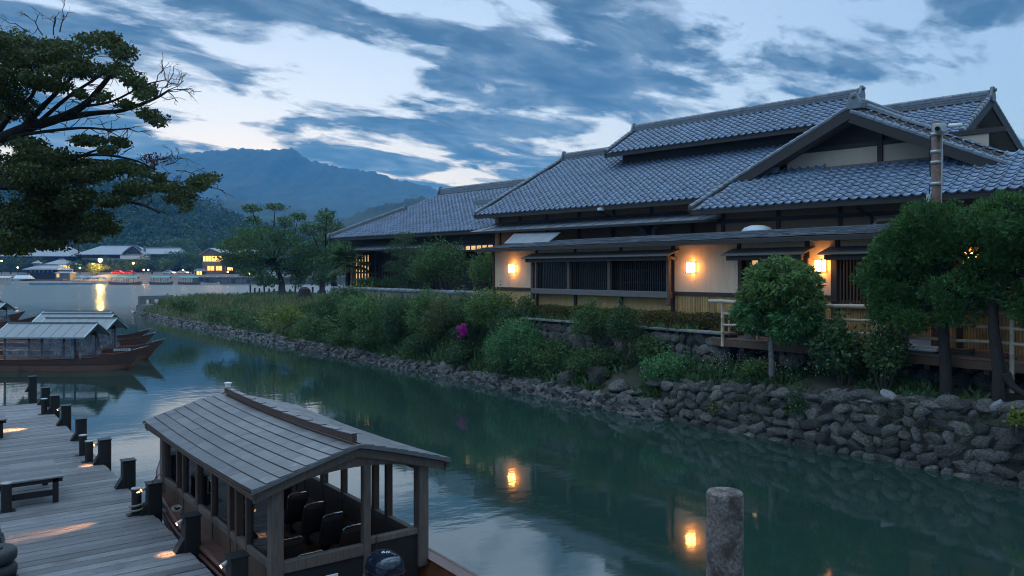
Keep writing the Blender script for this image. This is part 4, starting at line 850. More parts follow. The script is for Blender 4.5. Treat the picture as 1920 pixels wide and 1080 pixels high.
# garden trees behind the wall
shrub('maple', 'soft green garden maple rising over the garden wall', 'tree', 835, 448, 560, 130, 22.0, 'leaf_mid', .11, .42, 16, 7, seed=22, m2='leaf_dark', sprigs=26)
shrub('bamboo_clump', 'yellow-green bamboo clump at the annex corner', 'bamboo', 905, 470, 556, 62, 21.9, 'leaf_bright', .15, .40, 10, 8, seed=23, aspect=.22, m2='leaf_lime', droop=-.3, sprigs=24)
shrub('shrub', 'dark clipped shrub behind the garden wall beside the palm', 'shrub', 690, 520, 552, 60, 22.3, 'leaf_dark', .10, .5, 8, 3, seed=24)
pt = thing('garden_pine', 'dark layered garden pine in front of the inn lattice', 'tree', atX(765, 560, 22.2))
rg = np.random.default_rng(41); pads = []
for (px, py, w, h) in ((758, 447, 34, 16), (748, 468, 44, 18), (775, 480, 50, 18), (750, 500, 52, 18), (785, 512, 55, 20), (745, 528, 50, 16), (775, 545, 60, 18), (800, 470, 30, 20)):
    c = atX(px, py, 22.2); k = pxm(c); pads.append((c, (w / k * .62, w / k * .62, h / k * .75)))
foliage('crown', 'leaf_dark', clump_leaves(pads, .12, .55, None, .3, .3, .3, rg), pt); b0 = atX(765, 560, 22.2) - UP * .3
MB().tube([b0, atX(768, 520, 22.2), atX(762, 480, 22.2), atX(758, 445, 22.2)], [.12, .10, .07, .03], 8).build('trunk', 'bark', pt, smooth=True)
for c, r in pads: MB().tube([atX(765, 520, 22.2) * .4 + np.array([c[0], c[1], c[2]]) * .6 - UP * .2, c], [.04, .015], 5).build('branch', 'bark', pt)
# windmill palm
pb = atX(652, 545, 22.4); pm_ = thing('fan_palm', 'fan palm with a shaggy trunk behind the garden wall', 'palm', pb - UP * .6); top = atX(653, 492, 22.4); k = pxm(top)
MB().tube([pb - UP * .6, pb + (top - pb) * .5, top], [.16, .17, .15], 10).build('trunk', 'bark', pm_, smooth=True); rg = np.random.default_rng(9); parts = []
for i in range(34):
    a = rg.uniform(0, 6.28); el = rg.uniform(-.55, 1.2); d = A3(math.cos(a) * math.cos(el), math.sin(a) * math.cos(el), math.sin(el)); L = 34 / k * rg.uniform(.6, .85); hub = top + d * L
    n = 26; side = unit(np.cross(d, UP)); nn = np.cross(side, d); ang = np.linspace(-1.9, 1.9, n)[:, None]; ax = d * np.cos(ang) + side * np.sin(ang) - UP * .25
    parts.append(leaves(np.repeat(hub[None], n, 0), 24 / k, ax, np.repeat(nn[None], n, 0), .10, .1, .05, rg)); MB().tube([top, top + d * L * .5 + UP * .08, hub], .014, 4).build('stalk', 'twig', pm_)
foliage('fronds', 'leaf_mid', parts, pm_)
# hedge
hg = thing('hedge', 'clipped low brown-green hedge along the foot of the annex wall', 'hedge', (20.4, 20, 2.45)); rg = np.random.default_rng(12)
n = 15000; P = np.stack([rg.uniform(20.12, 20.78, n), rg.uniform(15.6, 25.3, n), 2.45 + .60 * np.sqrt(rg.uniform(0, 1, n))], 1); P[:, 2] += .03 * np.sin(P[:, 1] * 3.1)
foliage('foliage', 'leaf_hedge', leaves(P, .065, A3(-.3, 0, .5), None, .6, .3, 1.0, rg), hg); 
for y in np.arange(15.8, 25.3, .38): MB().tube([(20.45, y, 2.4), (20.42, y + .05, 2.7), (20.4, y, 2.95)], [.02, .015, .008], 5).build('stem', 'twig', hg)
# ground cover: grasses and weeds on the slope, ledge and point
def cover(name, label, n, ysp, xsp, size, m, seed, asp=.10, yp=1.0, spread=.35, zoff=0.0):
    rg = np.random.default_rng(seed); Y = ysp[0] + (ysp[1] - ysp[0]) * rg.uniform(0, 1, n) ** yp; X = rg.uniform(xsp[0], xsp[1], n); cl = np.array([fbm(x * .45 + seed, y * .35, 3) for x, y in zip(X, Y)]); keep = cl > -.22
    X, Y, cl = X[keep], Y[keep], cl[keep]; Z = np.array([bank_z(x, y) for x, y in zip(X, Y)]); P = np.stack([X, Y, Z - .03 + zoff], 1)
    V, Q = leaves(P, size, A3(0, 0, 1), None, asp, .5, spread, rg); o = foliage(name, m, (V, Q), None); tag(o, label, 'grass', kind='stuff')
cover('grass', 'rough grass covering the river point', 26000, (44, 90), (18.15, 34), .50, 'leaf_grass', 51, .12)
cover('grass', 'short green weeds on the sloping bank', 26000, (17, 50), (18.1, 21), .34, 'leaf_mid', 52, .20, 1.0, .6)
cover('grass', 'dark ferny undergrowth along the bank', 12000, (17, 60), (18.15, 20.6), .24, 'leaf_dark', 53, .5, 1.0, 1.0, .12)
cover('grass', 'dry straw stalks among the bank grass', 5000, (20, 88), (18.6, 24), .55, 'leaf_dry', 54, .05, 1.0, .4)
cover('grass', 'low weeds on the ledge above the river wall', 9000, (3, 17), (18.55, 20.2), .20, 'leaf_dark', 55, .4, 1.0, .9)
rg = np.random.default_rng(6); n = 420; Y = rg.uniform(11.8, 16, n); X = rg.uniform(18.9, 20.1, n); P = np.stack([X, Y, np.array([bank_z(a, b) for a, b in zip(X, Y)]) + rg.uniform(.12, .45, n)], 1)
tag(foliage('ledge_flowers', 'petal_white', leaves(P, .035, None, None, 1.0, .3, 1, rg), None), 'tiny white wildflowers on the ledge under the walkway', 'flowers', kind='stuff')
for k, (px, py, w) in enumerate(((500, 572, 40), (340, 577, 46), (455, 570, 34), (590, 615, 60), (530, 600, 60), (420, 592, 50), (680, 575, 30), (625, 590, 40))):
    p = atZ(px, py + 8, 1.4); kk = pxm(p); rg = np.random.default_rng(60 + k)
    t = thing('scrub_bush', ['broad scrub bush by the footpath of the point', 'scrub bush beside the concrete jetty', 'small scrub bush on the crest of the point', 'large scrub bush on the slope below the cherry trees', 'yellowish scrub bush near the waterline of the point', 'low scrub bush between the jetty and the path', 'little scrub bush at the foot of the second cherry', 'scrub bush at the end of the thicket'][k], 'bush', p, 0, 'scrub on the grassy point')
    pads = [(p + RT * rg.uniform(-.5, .5) * w / kk + FWD * rg.uniform(-.4, .4) + UP * rg.uniform(.1, .4) * w / kk, (w / kk * .35,) * 2 + (w / kk * .28,)) for i in range(7)]
    foliage('foliage', 'leaf_lime' if k == 4 else 'leaf_mid', clump_leaves(pads, .16, .45, None, .45, .3, None, rg), t); MB().tube([p - UP * .3, pads[0][0]], [.05, .02], 5).build('stem', 'twig', t)
# ------------------------------------------------------------------ trees
def limb(t, pts, r0, r1, name='branch', m='bark', n=8):
    pts = [np.asarray(p, float) for p in pts]; fine = []
    for i in range(len(pts) - 1):
        p0, p1, p2, p3 = pts[max(i - 1, 0)], pts[i], pts[i + 1], pts[min(i + 2, len(pts) - 1)]
        for s in np.linspace(0, 1, 5)[:-1]: fine.append(.5 * (2 * p1 + (p2 - p0) * s + (2 * p0 - 5 * p1 + 4 * p2 - p3) * s * s + (3 * p1 - p0 - 3 * p2 + p3) * s ** 3))
    fine.append(pts[-1]); rad = [r0 + (r1 - r0) * (i / (len(fine) - 1)) ** .8 for i in range(len(fine))]
    return MB().tube(fine, rad, n).build(name, m, t, smooth=True), fine
def twigs(mb, p, d, L, r, depth, rg, flat=.5):
    q = p + d * L; mid = (p + q) / 2 + rg.normal(size=3) * L * .08; mb.tube([p, mid, q], [r, r * .8, r * .6], 4)
    if depth > 0:
        for k in range(rg.integers(2, 4)): e = unit(d + rg.normal(size=3) * A3(.75, .75, flat)); twigs(mb, p + (q - p) * rg.uniform(.45, 1), e, L * rg.uniform(.5, .8), r * .6, depth - 1, rg, flat)
# clipped juniper above the river wall
JX = 19.25
jn = thing('juniper', 'broad clipped juniper with two dark trunks above the river wall', 'tree', (JX, yX(1810, JX), 1.5)); rg = np.random.default_rng(15); pads = []
for (px, py, w, h) in ((1770, 425, 100, 48), (1870, 418, 95, 55), (1960, 425, 90, 60), (1690, 470, 66, 46), (1655, 520, 40, 42), (1745, 492, 62, 36), (1715, 535, 60, 40), (1660, 565, 36, 30), (1775, 545, 58, 32), (1720, 575, 50, 24), (1880, 500, 40, 34), (1845, 545, 52, 30), (1915, 545, 44, 36), (1990, 500, 70, 70), (1800, 450, 70, 24), (1905, 475, 60, 24), (1640, 490, 18, 22), (1640, 545, 22, 22), (1650, 592, 30, 18), (1700, 600, 40, 18), (1800, 585, 44, 22), (1930, 585, 40, 26), (1760, 470, 60, 26), (1830, 500, 30, 20)):
    c = atX(px, py, JX); k = pxm(c); c = c + FWD * rg.uniform(-.25, .25); pads.append((c + FWD * rg.uniform(-.35, .35), (w / k * .98, w / k * .85, h / k * .98)))
parts = []
for c, r in pads:
    area = 4 * math.pi * ((r[0] * r[1]) ** 1.6 + 2 * (r[0] * r[2]) ** 1.6) ** (1 / 1.6) / 3 ** (1 / 1.6); nb_ = int(area * 15); B0, BD = blob_points(c, np.asarray(r) * .9, nb_, .80, 0, rg, .10)
    for q0, bd in zip(B0, BD):
        s = rg.uniform(.09, .19); P, D = blob_points(q0, (s, s, s * .8), 26, .75, 0, rg, 0); ax = np.repeat(unit(D * .9 + bd * .3 + A3(0, 0, .6)), 5, 0)
        parts.append(leaves(np.repeat(P, 5, 0) + rg.normal(size=(130, 3)) * .012, .085, ax, None, .24, .4, .35, rg))
foliage('crown', 'leaf_juniper', parts, jn)
for x0, x1, x2 in ((1773, 1768, 1740), (1872, 1862, 1880)):
    limb(jn, [atX(x0 + 3, 742, JX) - UP * .3, atX(x0, 690, JX), atX(x1, 600, JX), atX(x1 + 4, 530, JX), atX(x2, 450, JX)], .17, .07, 'trunk'); 
    for c, r in pads: 
        if abs((c - atX(x1, 500, JX)) @ RT) < 1.6: limb(jn, [atX(x1 + 2, 545, JX), (atX(x1, 520, JX) + c) / 2 - UP * .1, c], .07, .02)
limb(jn, [atX(1885, 700, JX), atX(1900, 725, JX), atX(1935, 748, JX)], .12, .05, 'root')
# weeping tree with the pale trunk
WX = 19.0
wt_ = thing('weeping_tree', 'small umbrella-shaped tree with drooping leaves and a pale mottled trunk', 'tree', atX(1447, 708, WX)); rg = np.random.default_rng(16); pads = []
for (px, py, w, h) in ((1465, 505, 45, 26), (1435, 520, 40, 28), (1498, 530, 38, 30), (1462, 545, 62, 34), (1420, 552, 36, 26), (1508, 565, 32, 30), (1408, 585, 34, 24), (1450, 585, 55, 30), (1495, 595, 42, 30), (1430, 610, 44, 18), (1478, 620, 44, 18), (1510, 618, 26, 22), (1395, 575, 18, 14)):
    c = atX(1452 + (px - 1452) * .92, py, WX); k = pxm(c); c = c + FWD * rg.uniform(-.35, .35); pads.append((c, (w / k * .95, w / k * .85, h / k * .9)))
parts = []
for c, r in pads:
    area = 4 * math.pi * (r[0] * r[2]); n = int(area * 62); P, D = blob_points(c, r, n, .7, 0, rg, .15); N = 9
    ax = np.repeat(unit(D * A3(1, 1, .3) + A3(0, 0, -.35)), N, 0); parts.append(leaves(np.repeat(P, N, 0) + rg.normal(size=(n * N, 3)) * .03, .17, ax, None, .26, .3, .62, rg))
foliage('crown', 'leaf_bright', parts[:6], wt_); foliage('crown', 'leaf_fresh', parts[6:], wt_)
limb(wt_, [atX(1447, 716, WX), atX(1447, 680, WX), atX(1446, 640, WX), atX(1450, 600, WX), atX(1455, 560, WX)], .092, .06, 'trunk', 'pale_bark', 12)
for c, r in pads: limb(wt_, [atX(1449, 605, WX), (atX(1452, 575, WX) + c) / 2, c], .035, .01, 'branch', 'pale_bark', 6)
# cherry trees on the point
def cherry(name, label, base, trunk, padl, D, m, seed, size=.26, dens=1.3, lean=0):
    rg = np.random.default_rng(seed); t = thing(name, label, 'tree', base); P0 = lambda px, py: atD(px, py, D)
    tr, fine = limb(t, [base - UP * .4] + [P0(*q) for q in trunk], .42, .16, 'trunk'); fork = P0(*trunk[-1]); pads = []
    for (px, py, w, h) in padl: c = P0(px, py) + FWD * rg.uniform(-3, 3); k = pxm(c); pads.append((c, (w / k, w / k, h / k)))
    foliage('crown', m, clump_leaves(pads, size, dens, None, .6, .25, .1, rg), t)
    for c, r in pads: limb(t, [fork - UP * rg.uniform(0, 1.2), (fork + c) / 2 + rg.normal(size=3) * .4 - UP * .3, c], .14, .03, n=6); mb = MB(); [twigs(mb, c - UP * r[2] * .3, unit(rg.normal(size=3) * A3(1, 1, .4) + UP * .3), r[0] * .7, .03, 1, rg) for i in range(3)]; mb.build('twig', 'twig', t, kind='stuff')
cherry('cherry_tree', 'spreading cherry tree with open crown standing alone on the river point', atZ(530, 558, 1.8), [(528, 530), (520, 505), (514, 480)],
    [(480, 393, 17, 6), (515, 388, 20, 5), (552, 405, 16, 7), (470, 410, 14, 6), (545, 418, 18, 10), (500, 440, 44, 16), (455, 455, 40, 13), (545, 450, 34, 16), (425, 462, 24, 9), (500, 470, 50, 18), (560, 475, 36, 20), (470, 490, 40, 14), (440, 482, 26, 12), (530, 500, 34, 16), (460, 510, 30, 10), (510, 525, 24, 12), (560, 505, 20, 16), (545, 525, 14, 16)], 85, 'leaf_cherry', 71)
cherry('cherry_tree', 'leafy cherry tree between the open cherry and the inn wing', atZ(606, 556, 1.8), [(604, 535), (606, 515), (612, 490)],
    [(600, 408, 18, 9), (625, 405, 16, 9), (588, 430, 24, 12), (630, 430, 26, 14), (610, 455, 40, 20), (585, 480, 30, 20), (640, 465, 26, 24), (612, 500, 38, 22), (575, 505, 20, 18), (590, 525, 20, 12), (640, 500, 24, 16)], 88, 'leaf_mid', 72)
cherry('cherry_tree', 'dark leaning tree close to the corner of the inn wing', atZ(628, 555, 2.0), [(627, 540), (625, 520), (632, 490)],
    [(640, 440, 18, 12), (660, 470, 20, 20), (630, 480, 22, 20), (650, 505, 26, 18), (625, 515, 20, 14)], 70, 'leaf_dark', 73, .24)
# the great maple that leans in from the left bank
MD = 17.0
tb = cw(-15.2, 17.2); tb[2] = .75
mp_ = thing('maple_tree', 'great spreading maple reaching in over the dock from the left bank', 'tree', tb); rg = np.random.default_rng(18)
Pm = lambda px, py, d=0: atD(px, py, MD + d)
limb(mp_, [tb - UP * .4, tb + UP * 1.5 + RT * .3, cw(-14.6, 17.2, 4.2), Pm(-250, 380), Pm(-120, 310)], .55, .26, 'trunk', n=12)
br_ = [([(-120, 310), (-20, 270), (50, 240), (110, 222), (160, 195), (200, 150), (225, 118)], .17, .03, 0), ([(100, 226), (170, 213), (230, 207), (290, 185), (318, 168)], .075, .02, .4), ([(40, 243), (80, 200), (120, 160), (165, 112)], .085, .02, -.5), ([(-20, 270), (20, 215), (60, 180), (80, 125)], .09, .02, .5),
       ([(70, 232), (130, 180), (190, 140), (235, 100)], .05, .015, .8), ([(0, 262), (60, 250), (150, 240), (210, 243), (245, 240)], .05, .012, -.6), ([(-120, 330), (20, 325), (120, 308), (200, 305), (260, 322), (330, 352), (378, 345)], .13, .02, .3), ([(-100, 345), (80, 355), (180, 372), (260, 382), (300, 400)], .09, .015, -.8), ([(-150, 360), (0, 400), (80, 430), (150, 445)], .10, .02, -1.2),
       ([(120, 308), (170, 285), (230, 268)], .04, .012, .5), ([(90, 300), (180, 290), (250, 300), (290, 318)], .045, .012, -.4), ([(30, 330), (100, 340), (190, 330)], .05, .015, 1.2), ([(150, 200), (210, 190), (270, 160), (310, 150)], .035, .01, .2), ([(-60, 290), (-10, 200), (20, 120), (40, 90)], .10, .02, -1.0)]
lines = []
for pl, r0, r1, dd in br_: o, fn = limb(mp_, [Pm(a, b, dd * (i / 4)) for i, (a, b) in enumerate(pl)], r0, r1); lines.append(fn)
mb = MB()
for fn in lines:
    for p in fn[len(fn) // 3::2]:
        for k in range(2): twigs(mb, p, unit(rg.normal(size=3) * A3(1, 1, .5) + RT * .35 + UP * .15), rg.uniform(.25, .5), .012, 1, rg, .5)
for (px, py, dx, dy) in ((100, 66, .1, 1), (80, 66, -.5, .9), (112, 60, .25, 1), (55, 60, -.8, .5), (318, 168, .8, .5), (312, 172, .9, .15), (300, 178, .7, .7), (310, 165, .5, .9), (290, 300, .9, .1), (330, 320, .6, -.1), (300, 330, .8, -.3), (310, 310, .4, .2)):
    twigs(mb, Pm(px, py), unit(RT * dx + UP * dy), .36, .014, 3, rg, .8)
mb.build('twigs', 'twig', mp_, kind='stuff')
P1 = [(20, 85, 55, 26), (75, 88, 55, 20), (130, 92, 48, 20), (190, 80, 46, 16), (230, 98, 26, 18), (50, 120, 60, 26), (120, 125, 55, 22), (10, 150, 60, 34), (85, 155, 48, 22), (160, 130, 40, 16), (215, 130, 32, 16), (248, 150, 28, 18), (268, 175, 26, 16), (292, 226, 26, 10), (280, 212, 20, 10), (15, 205, 50, 34), (150, 175, 20, 9), (190, 180, 18, 9), (240, 195, 22, 8), (-40, 130, 60, 60), (170, 264, 40, 9), (225, 268, 22, 9), (200, 280, 22, 8), (60, 270, 45, 20)]
P2 = [(20, 320, 75, 40), (100, 300, 60, 25), (95, 345, 60, 30), (170, 325, 55, 22), (60, 385, 80, 36), (140, 380, 60, 28), (225, 312, 36, 13), (262, 322, 28, 12), (20, 430, 60, 34), (110, 420, 65, 28), (190, 410, 34, 18), (300, 348, 36, 12), (340, 368, 30, 14), (378, 340, 36, 18), (352, 388, 14, 8), (250, 352, 44, 16), (215, 375, 30, 14), (90, 456, 50, 14), (30, 462, 40, 14), (200, 430, 26, 10), (150, 440, 40, 14), (-40, 360, 60, 80), (60, 300, 50, 20), (300, 332, 14, 8)]
for nm, PL, m in (('crown', P1, 'leaf_maple'), ('crown', P2, 'leaf_maple')):
    parts = []
    for (px, py, w, h) in PL:
        for s in range(8):
            c = Pm(px + rg.uniform(-.6, .6) * w, py + rg.uniform(-.6, .6) * h, rg.uniform(-1.6, 1.6)); k = pxm(c); parts += clump_leaves([(c, (w / k * .55, w / k * .6, h / k * .5))], .066, .58, None, .75, .2, -.1, rg)
    foliage(nm, m, parts, mp_)
rgp = [(Pm(290, 300), (.25, .3, .12))]; foliage('red_leaves', 'leaf_red', clump_leaves(rgp, .06, .3, None, .6, .2, None, rg), mp_, label='sparse dark red leaves at a branch tip')
# rusty mast with cameras behind the juniper
PX_ = 20.2; mb0 = atX(1756, 640, PX_); y = mb0[1]
ms = thing('camera_mast', 'rusty steel mast carrying cables and a security camera behind the juniper', 'mast', (PX_, y, 2.41)); zt = float(atX(1756, 228, PX_)[2])
MB().tube([(PX_, y, 2.41), (PX_, y, zt)], [.125, .115], 10).build('pole', 'rust_steel', ms, smooth=True)
for py in (252, 285, 305, 345): z = float(atX(1756, py, PX_)[2]); MB().tube([(PX_, y, z - .04), (PX_, y, z + .04)], .14, 10).build('clamp', 'zinc_cap', ms, smooth=True)
c = atX(1762, 240, PX_ - .22); MB().obox(c, (.14, 0, 0), (0, .11, 0), (0, 0, .10)).build('junction_box', 'silver_paint', ms, bevel=.01); MB().tube([c + A3(-.12, -.02, -.02), c + A3(-.24, -.05, -.05)], .055, 10).build('lens', 'dark_glass', ms)
c = atX(1780, 236, PX_ - .1); MB().tube([c, c + A3(-.05, -.3, -.03)], .05, 10).build('camera', 'white_paint', ms, smooth=True); MB().bar((PX_, y, c[2] - .02), c, .03, .03).build('arm', 'zinc_cap', ms)
for dy, a, b in ((-.13, 280, 390), (-.15, 250, 345), (.14, 345, 400), (.13, 250, 330)): z0, z1 = float(atX(1756, a, PX_)[2]), float(atX(1756, b, PX_)[2]); MB().tube([(PX_ - .04, y + dy, z0), (PX_ - .06, y + dy * 1.15, (z0 + z1) / 2), (PX_ - .04, y + dy, z1)], .014, 6).build('cable', 'wire' if dy > 0 else 'zinc_cap', ms)
MB().obox((PX_ - .02, y + .16, float(atX(1756, 372, PX_)[2])), (.06, 0, 0), (0, .05, 0), (0, 0, .12)).build('switch_box', 'silver_paint', ms)
MB().obox((PX_, y, 2.44), (.2, 0, 0), (0, .2, 0), (0, 0, .03)).build('base_plate', 'rust_steel', ms)
# ------------------------------------------------------------------ plank dock
DZ, DL, DR, DY0, DY1 = 0.60, 1.04, 3.02, -3.0, 26.7
dk = thing('plank_dock', 'long weathered plank dock on the canal with black mooring posts', 'dock', (2.0, 12, 0.3))
pm = [MB().obox((0, 0, 0), ((DR - DL) / 2, 0, 0), (0, .091, 0), (0, 0, .02)) for _ in range(1)][0]
pme = bpy.data.meshes.new('plank'); pme.from_pydata(pm.v, [], pm.f); pme.update(); pme.materials.append(MATS['plank'])
y = DY0; rg = np.random.default_rng(2)
while y < DY1:
    o = bpy.data.objects.new('plank', pme); COL.objects.link(o); o.parent = dk; o.location = (2.03 - 2.0 + rg.uniform(-.012, .012), y + .1 - 12, DZ - .02 - .3 + rg.uniform(-.003, .003)); o.rotation_euler = (rg.uniform(-.008, .008), 0, rg.uniform(-.0015, .0015)); md = o.modifiers.new('bevel', 'BEVEL'); md.width = .006; md.segments = 1
    y += .2
for x in (DL + .12, 2.0, DR - .10): MB().box(x - .07, x + .07, DY0, DY1, DZ - .26, DZ - .045).build('joist', 'black_wood', dk)
for yy in np.arange(-2, 27, 3.0):
    for x in (DL + .12, DR - .12): MB().tube([(x, yy, -2.0), (x, yy, DZ - .06)], .10, 10).build('pile', 'black_wood', dk, smooth=True)
MB().box(DR - .01, DR + .03, DY0, DY1, DZ - .24, DZ - .045).build('edge_board', 'black_wood', dk); MB().box(DL - .03, DL + .01, DY0, DY1, DZ - .24, DZ - .045).build('edge_board', 'black_wood', dk)
def mooring_post(y, label, lamp=0):
    t = thing('mooring_post', label, 'post', (DR + .03, y, 0.2), 0, 'square black mooring posts along the dock edge'); x = DR + .02; w = .105
    MB().box(x - w, x + w, y - w, y + w, -.6, DZ + .47).build('shaft', 'black_wood', t, bevel=.012)
    MB().slab([(x - w - .11, y - w * .8, DZ + .004), (x - w - .10, y - w * .8, DZ + .03), (x - w - .02, y - w * .8, DZ + .16), (x - w + .01, y - w * .8, DZ + .20), (x - w + .01, y - w * .8, DZ + .004)], (0, 2 * w * .8, 0)).build('foot_bracket', 'black_steel', t)
    MB().box(x - w - .012, x + w + .012, y - w - .012, y + w + .012, DZ + .47, DZ + .485).build('cap', 'black_steel', t)
    if lamp:
        lp = MB().tube([(x - w - .0, y, DZ + .42), (x - w - .075, y, DZ + .385)], .028, 8).build('lamp_hood', 'zinc_cap', t, smooth=True)
        MB().tube([(x - w - .076, y, DZ + .384), (x - w - .084, y, DZ + .380)], .021, 8).build('lamp_lens', 'post_lamp', lp)
        L = bpy.data.lights.new('post_spot', 'SPOT'); L.energy = 520 if lamp == 1 else 16; L.color = (1, .46, .17); L.spot_size = R_(34 if lamp == 1 else 46); L.spot_blend = 1.0; L.shadow_soft_size = .015
        o = bpy.data.objects.new('post_spot', L); COL.objects.link(o); o.parent = t; o.location = (-w - .11, 0, DZ + .37 - .2)
        tgt = Vector((-1.3, 0, -.37)) if lamp == 1 else Vector((-.14, 0, -.5)); o.rotation_euler = (-tgt).to_track_quat('Z', 'Y').to_euler()
    return t
for px, lab, lp in ((60, 'square black mooring post at the far corner of the dock', 0), (84, 'square black mooring post second from the far corner of the dock', 0), (101, 'square black mooring post beyond the lamp streak at the far bench', 0), (122, 'square black mooring post whose lamp lights the planks by the far bench', 1), (150, 'square black mooring post between the two lamp-lit posts of the outer dock', 0), (194, 'square black mooring post with a small glow at its foot beside the twin round bollards', 2),
    (238, 'square black mooring post before the bow of the roofed boat', 0), (286, 'square black mooring post roped to the roofed boat whose lamp streaks the planks', 1), (355, 'square black mooring post with a glow at its foot beside the boat windows', 2), (441, 'square black mooring post with a bright lamp hood beside the boat stern', 2)):
    mooring_post(yX(px, DR), lab, lp)
def bollard(x, y, label, h=.40):
    t = thing('bollard', label, 'bollard', (x, y, DZ), 0, 'round black bollards on the dock')
    MB().lathe([(.074, .012), (.074, h - .03), (.07, h)], (x, y, DZ), 14).build('shaft', 'black_wood', t, smooth=False); MB().lathe([(.082, h), (.082, h + .016), (.06, h + .022)], (x, y, DZ), 14).build('cap', 'zinc_cap', t)
    MB().box(x - .14, x + .12, y - .09, y + .09, DZ + .003, DZ + .015).build('base_plate', 'black_steel', t)
bollard(2.80, yX(83, 2.8), 'round black bollard near the far end of the dock'); bollard(2.82, yX(161, 2.82) + .35, 'round black bollard, rear one of the touching pair'); bollard(2.82, yX(167, 2.82), 'round black bollard, front one of the touching pair'); bollard(2.80, yX(256, 2.8), 'round black bollard wound with mooring rope'); bollard(1.18, yX(12, 1.18), 'round black bollard on the inner edge of the dock before the bench', .44)
# low benches
def bench(x0, x1, y0, y1, label):
    t = thing('low_bench', label, 'bench', ((x0 + x1) / 2, (y0 + y1) / 2, DZ), 0, 'low slatted benches on the dock'); zt = DZ + .43; n = 9
    for i in range(n): w = (y1 - y0) / n; MB().box(x0, x1, y0 + i * w + .004, y0 + (i + 1) * w - .004, zt - .028, zt).build('slat', 'plank', t, bevel=.004)
    MB().box(x0 + .02, x1 - .02, y0 + .02, y0 + .07, zt - .09, zt - .03).build('apron', 'black_wood', t); MB().box(x0 + .02, x1 - .02, y1 - .07, y1 - .02, zt - .09, zt - .03).build('apron', 'black_wood', t)
    for x in (x0 + .10, x1 - .12):
        for yy in (y0 + .06, y1 - .06): MB().box(x - .04, x + .04, yy - .04, yy + .04, DZ + .002, zt - .03).build('leg', 'black_wood', t)
        MB().box(x - .025, x + .025, y0 + .1, y1 - .1, zt - .09, zt - .032).build('apron', 'black_wood', t)
    MB().box(x0 + .14, x1 - .16, y0 + .04, y0 + .08, DZ + .12, DZ + .21).build('stretcher', 'black_wood', t)
bench(1.08, 2.0, 15.05, 16.5, 'low slatted bench on the dock before the lamp-lit planks'); bench(1.05, 1.72, 21.6, 23.0, 'low slatted bench further along the dock beside the far lamp streak')
t = thing('tyre_fender', 'stack of black rubber tyre fenders on a pile at the dock side', 'fender', (.80, 11.9, .2))
MB().tube([(.80, 11.9, -1.5), (.80, 11.9, .95)], .10, 10).build('pile', 'black_wood', t)
for k in range(4): MB().lathe([(.13, -.08), (.22, -.085), (.255, -.05), (.262, 0), (.255, .05), (.22, .085), (.13, .08)], (.80, 11.9, .28 + k * .19), 20).build('tyre', 'rubber', t, smooth=True)
# ------------------------------------------------------------------ the roofed boat beside the dock
BX = 4.37; bt = thing('covered_boat', 'wooden passenger boat with a panelled copper roof moored at the dock', 'boat', (BX, 12, 0))
def hullw(y):           # half beam
    return ip(y, [5.6, 7.0, 9.0, 12.5, 14.2, 15.4, 16.3, 16.9, 17.15], [1.02, 1.10, 1.18, 1.18, 1.05, .80, .48, .18, .03])
def gun(y): return ip(y, [5.6, 9, 13, 15, 16.3, 17.15], [.66, .62, .64, .74, .92, 1.08])
YS = list(np.linspace(5.6, 17.15, 40))
for sd_ in (-1, 1):
    g = MB(); g.grid([[(BX + sd_ * hullw(y) * k, y + (.0 if y < 15 else (1 - k) * -.3), z) for k, z in ((.0, -.35), (.72, -.30), (.86, -.08), (.95, .22), (1.0, gun(y)))] for y in YS]); g.build('hull', 'boat_hull', bt, smooth=True)
    for off, dz_, r in ((.03, .0, .045), (.055, -.10, .03), (.035, -.26, .028)): MB().tube([(BX + sd_ * (hullw(y) + off * (1 if y < 16.4 else .4)), y, gun(y) + dz_) for y in YS], r, 8).build('rub_rail', 'boat_hull', bt, smooth=True)
    g = MB(); g.grid([[(BX + sd_ * (hullw(y) + .04), y, gun(y) + .035), (BX + sd_ * max(hullw(y) - .16, .0), y, gun(y) + .03)] for y in YS]); g.build('gunwale', 'boat_hull', bt)
    g = MB(); g.grid([[(BX + sd_ * max(hullw(y) - .10, 0), y, gun(y) + .0), (BX + sd_ * max(hullw(y) - .16, 0), y, .12)] for y in YS]); g.build('inner_side', 'boat_inside', bt)
g = MB(); g.grid([[(BX - hullw(y) + .1, y, .14), (BX + hullw(y) - .1, y, .14)] for y in YS if hullw(y) > .12]); g.build('floor', 'boat_inside', bt)
yy = 14.2
while yy < 16.4: MB().slab([(BX - hullw(yy) + .1, yy, .58), (BX + hullw(yy) - .1, yy, .58), (BX + hullw(yy + .17) - .1, yy + .165, .58), (BX - hullw(yy + .17) + .1, yy + .165, .58)], (0, 0, .025)).build('foredeck_board', 'plank', bt); yy += .175
MB().box(BX - 1.02, BX + 1.02, 5.6, 5.66, -.1, .7).build('transom', 'boat_hull', bt)
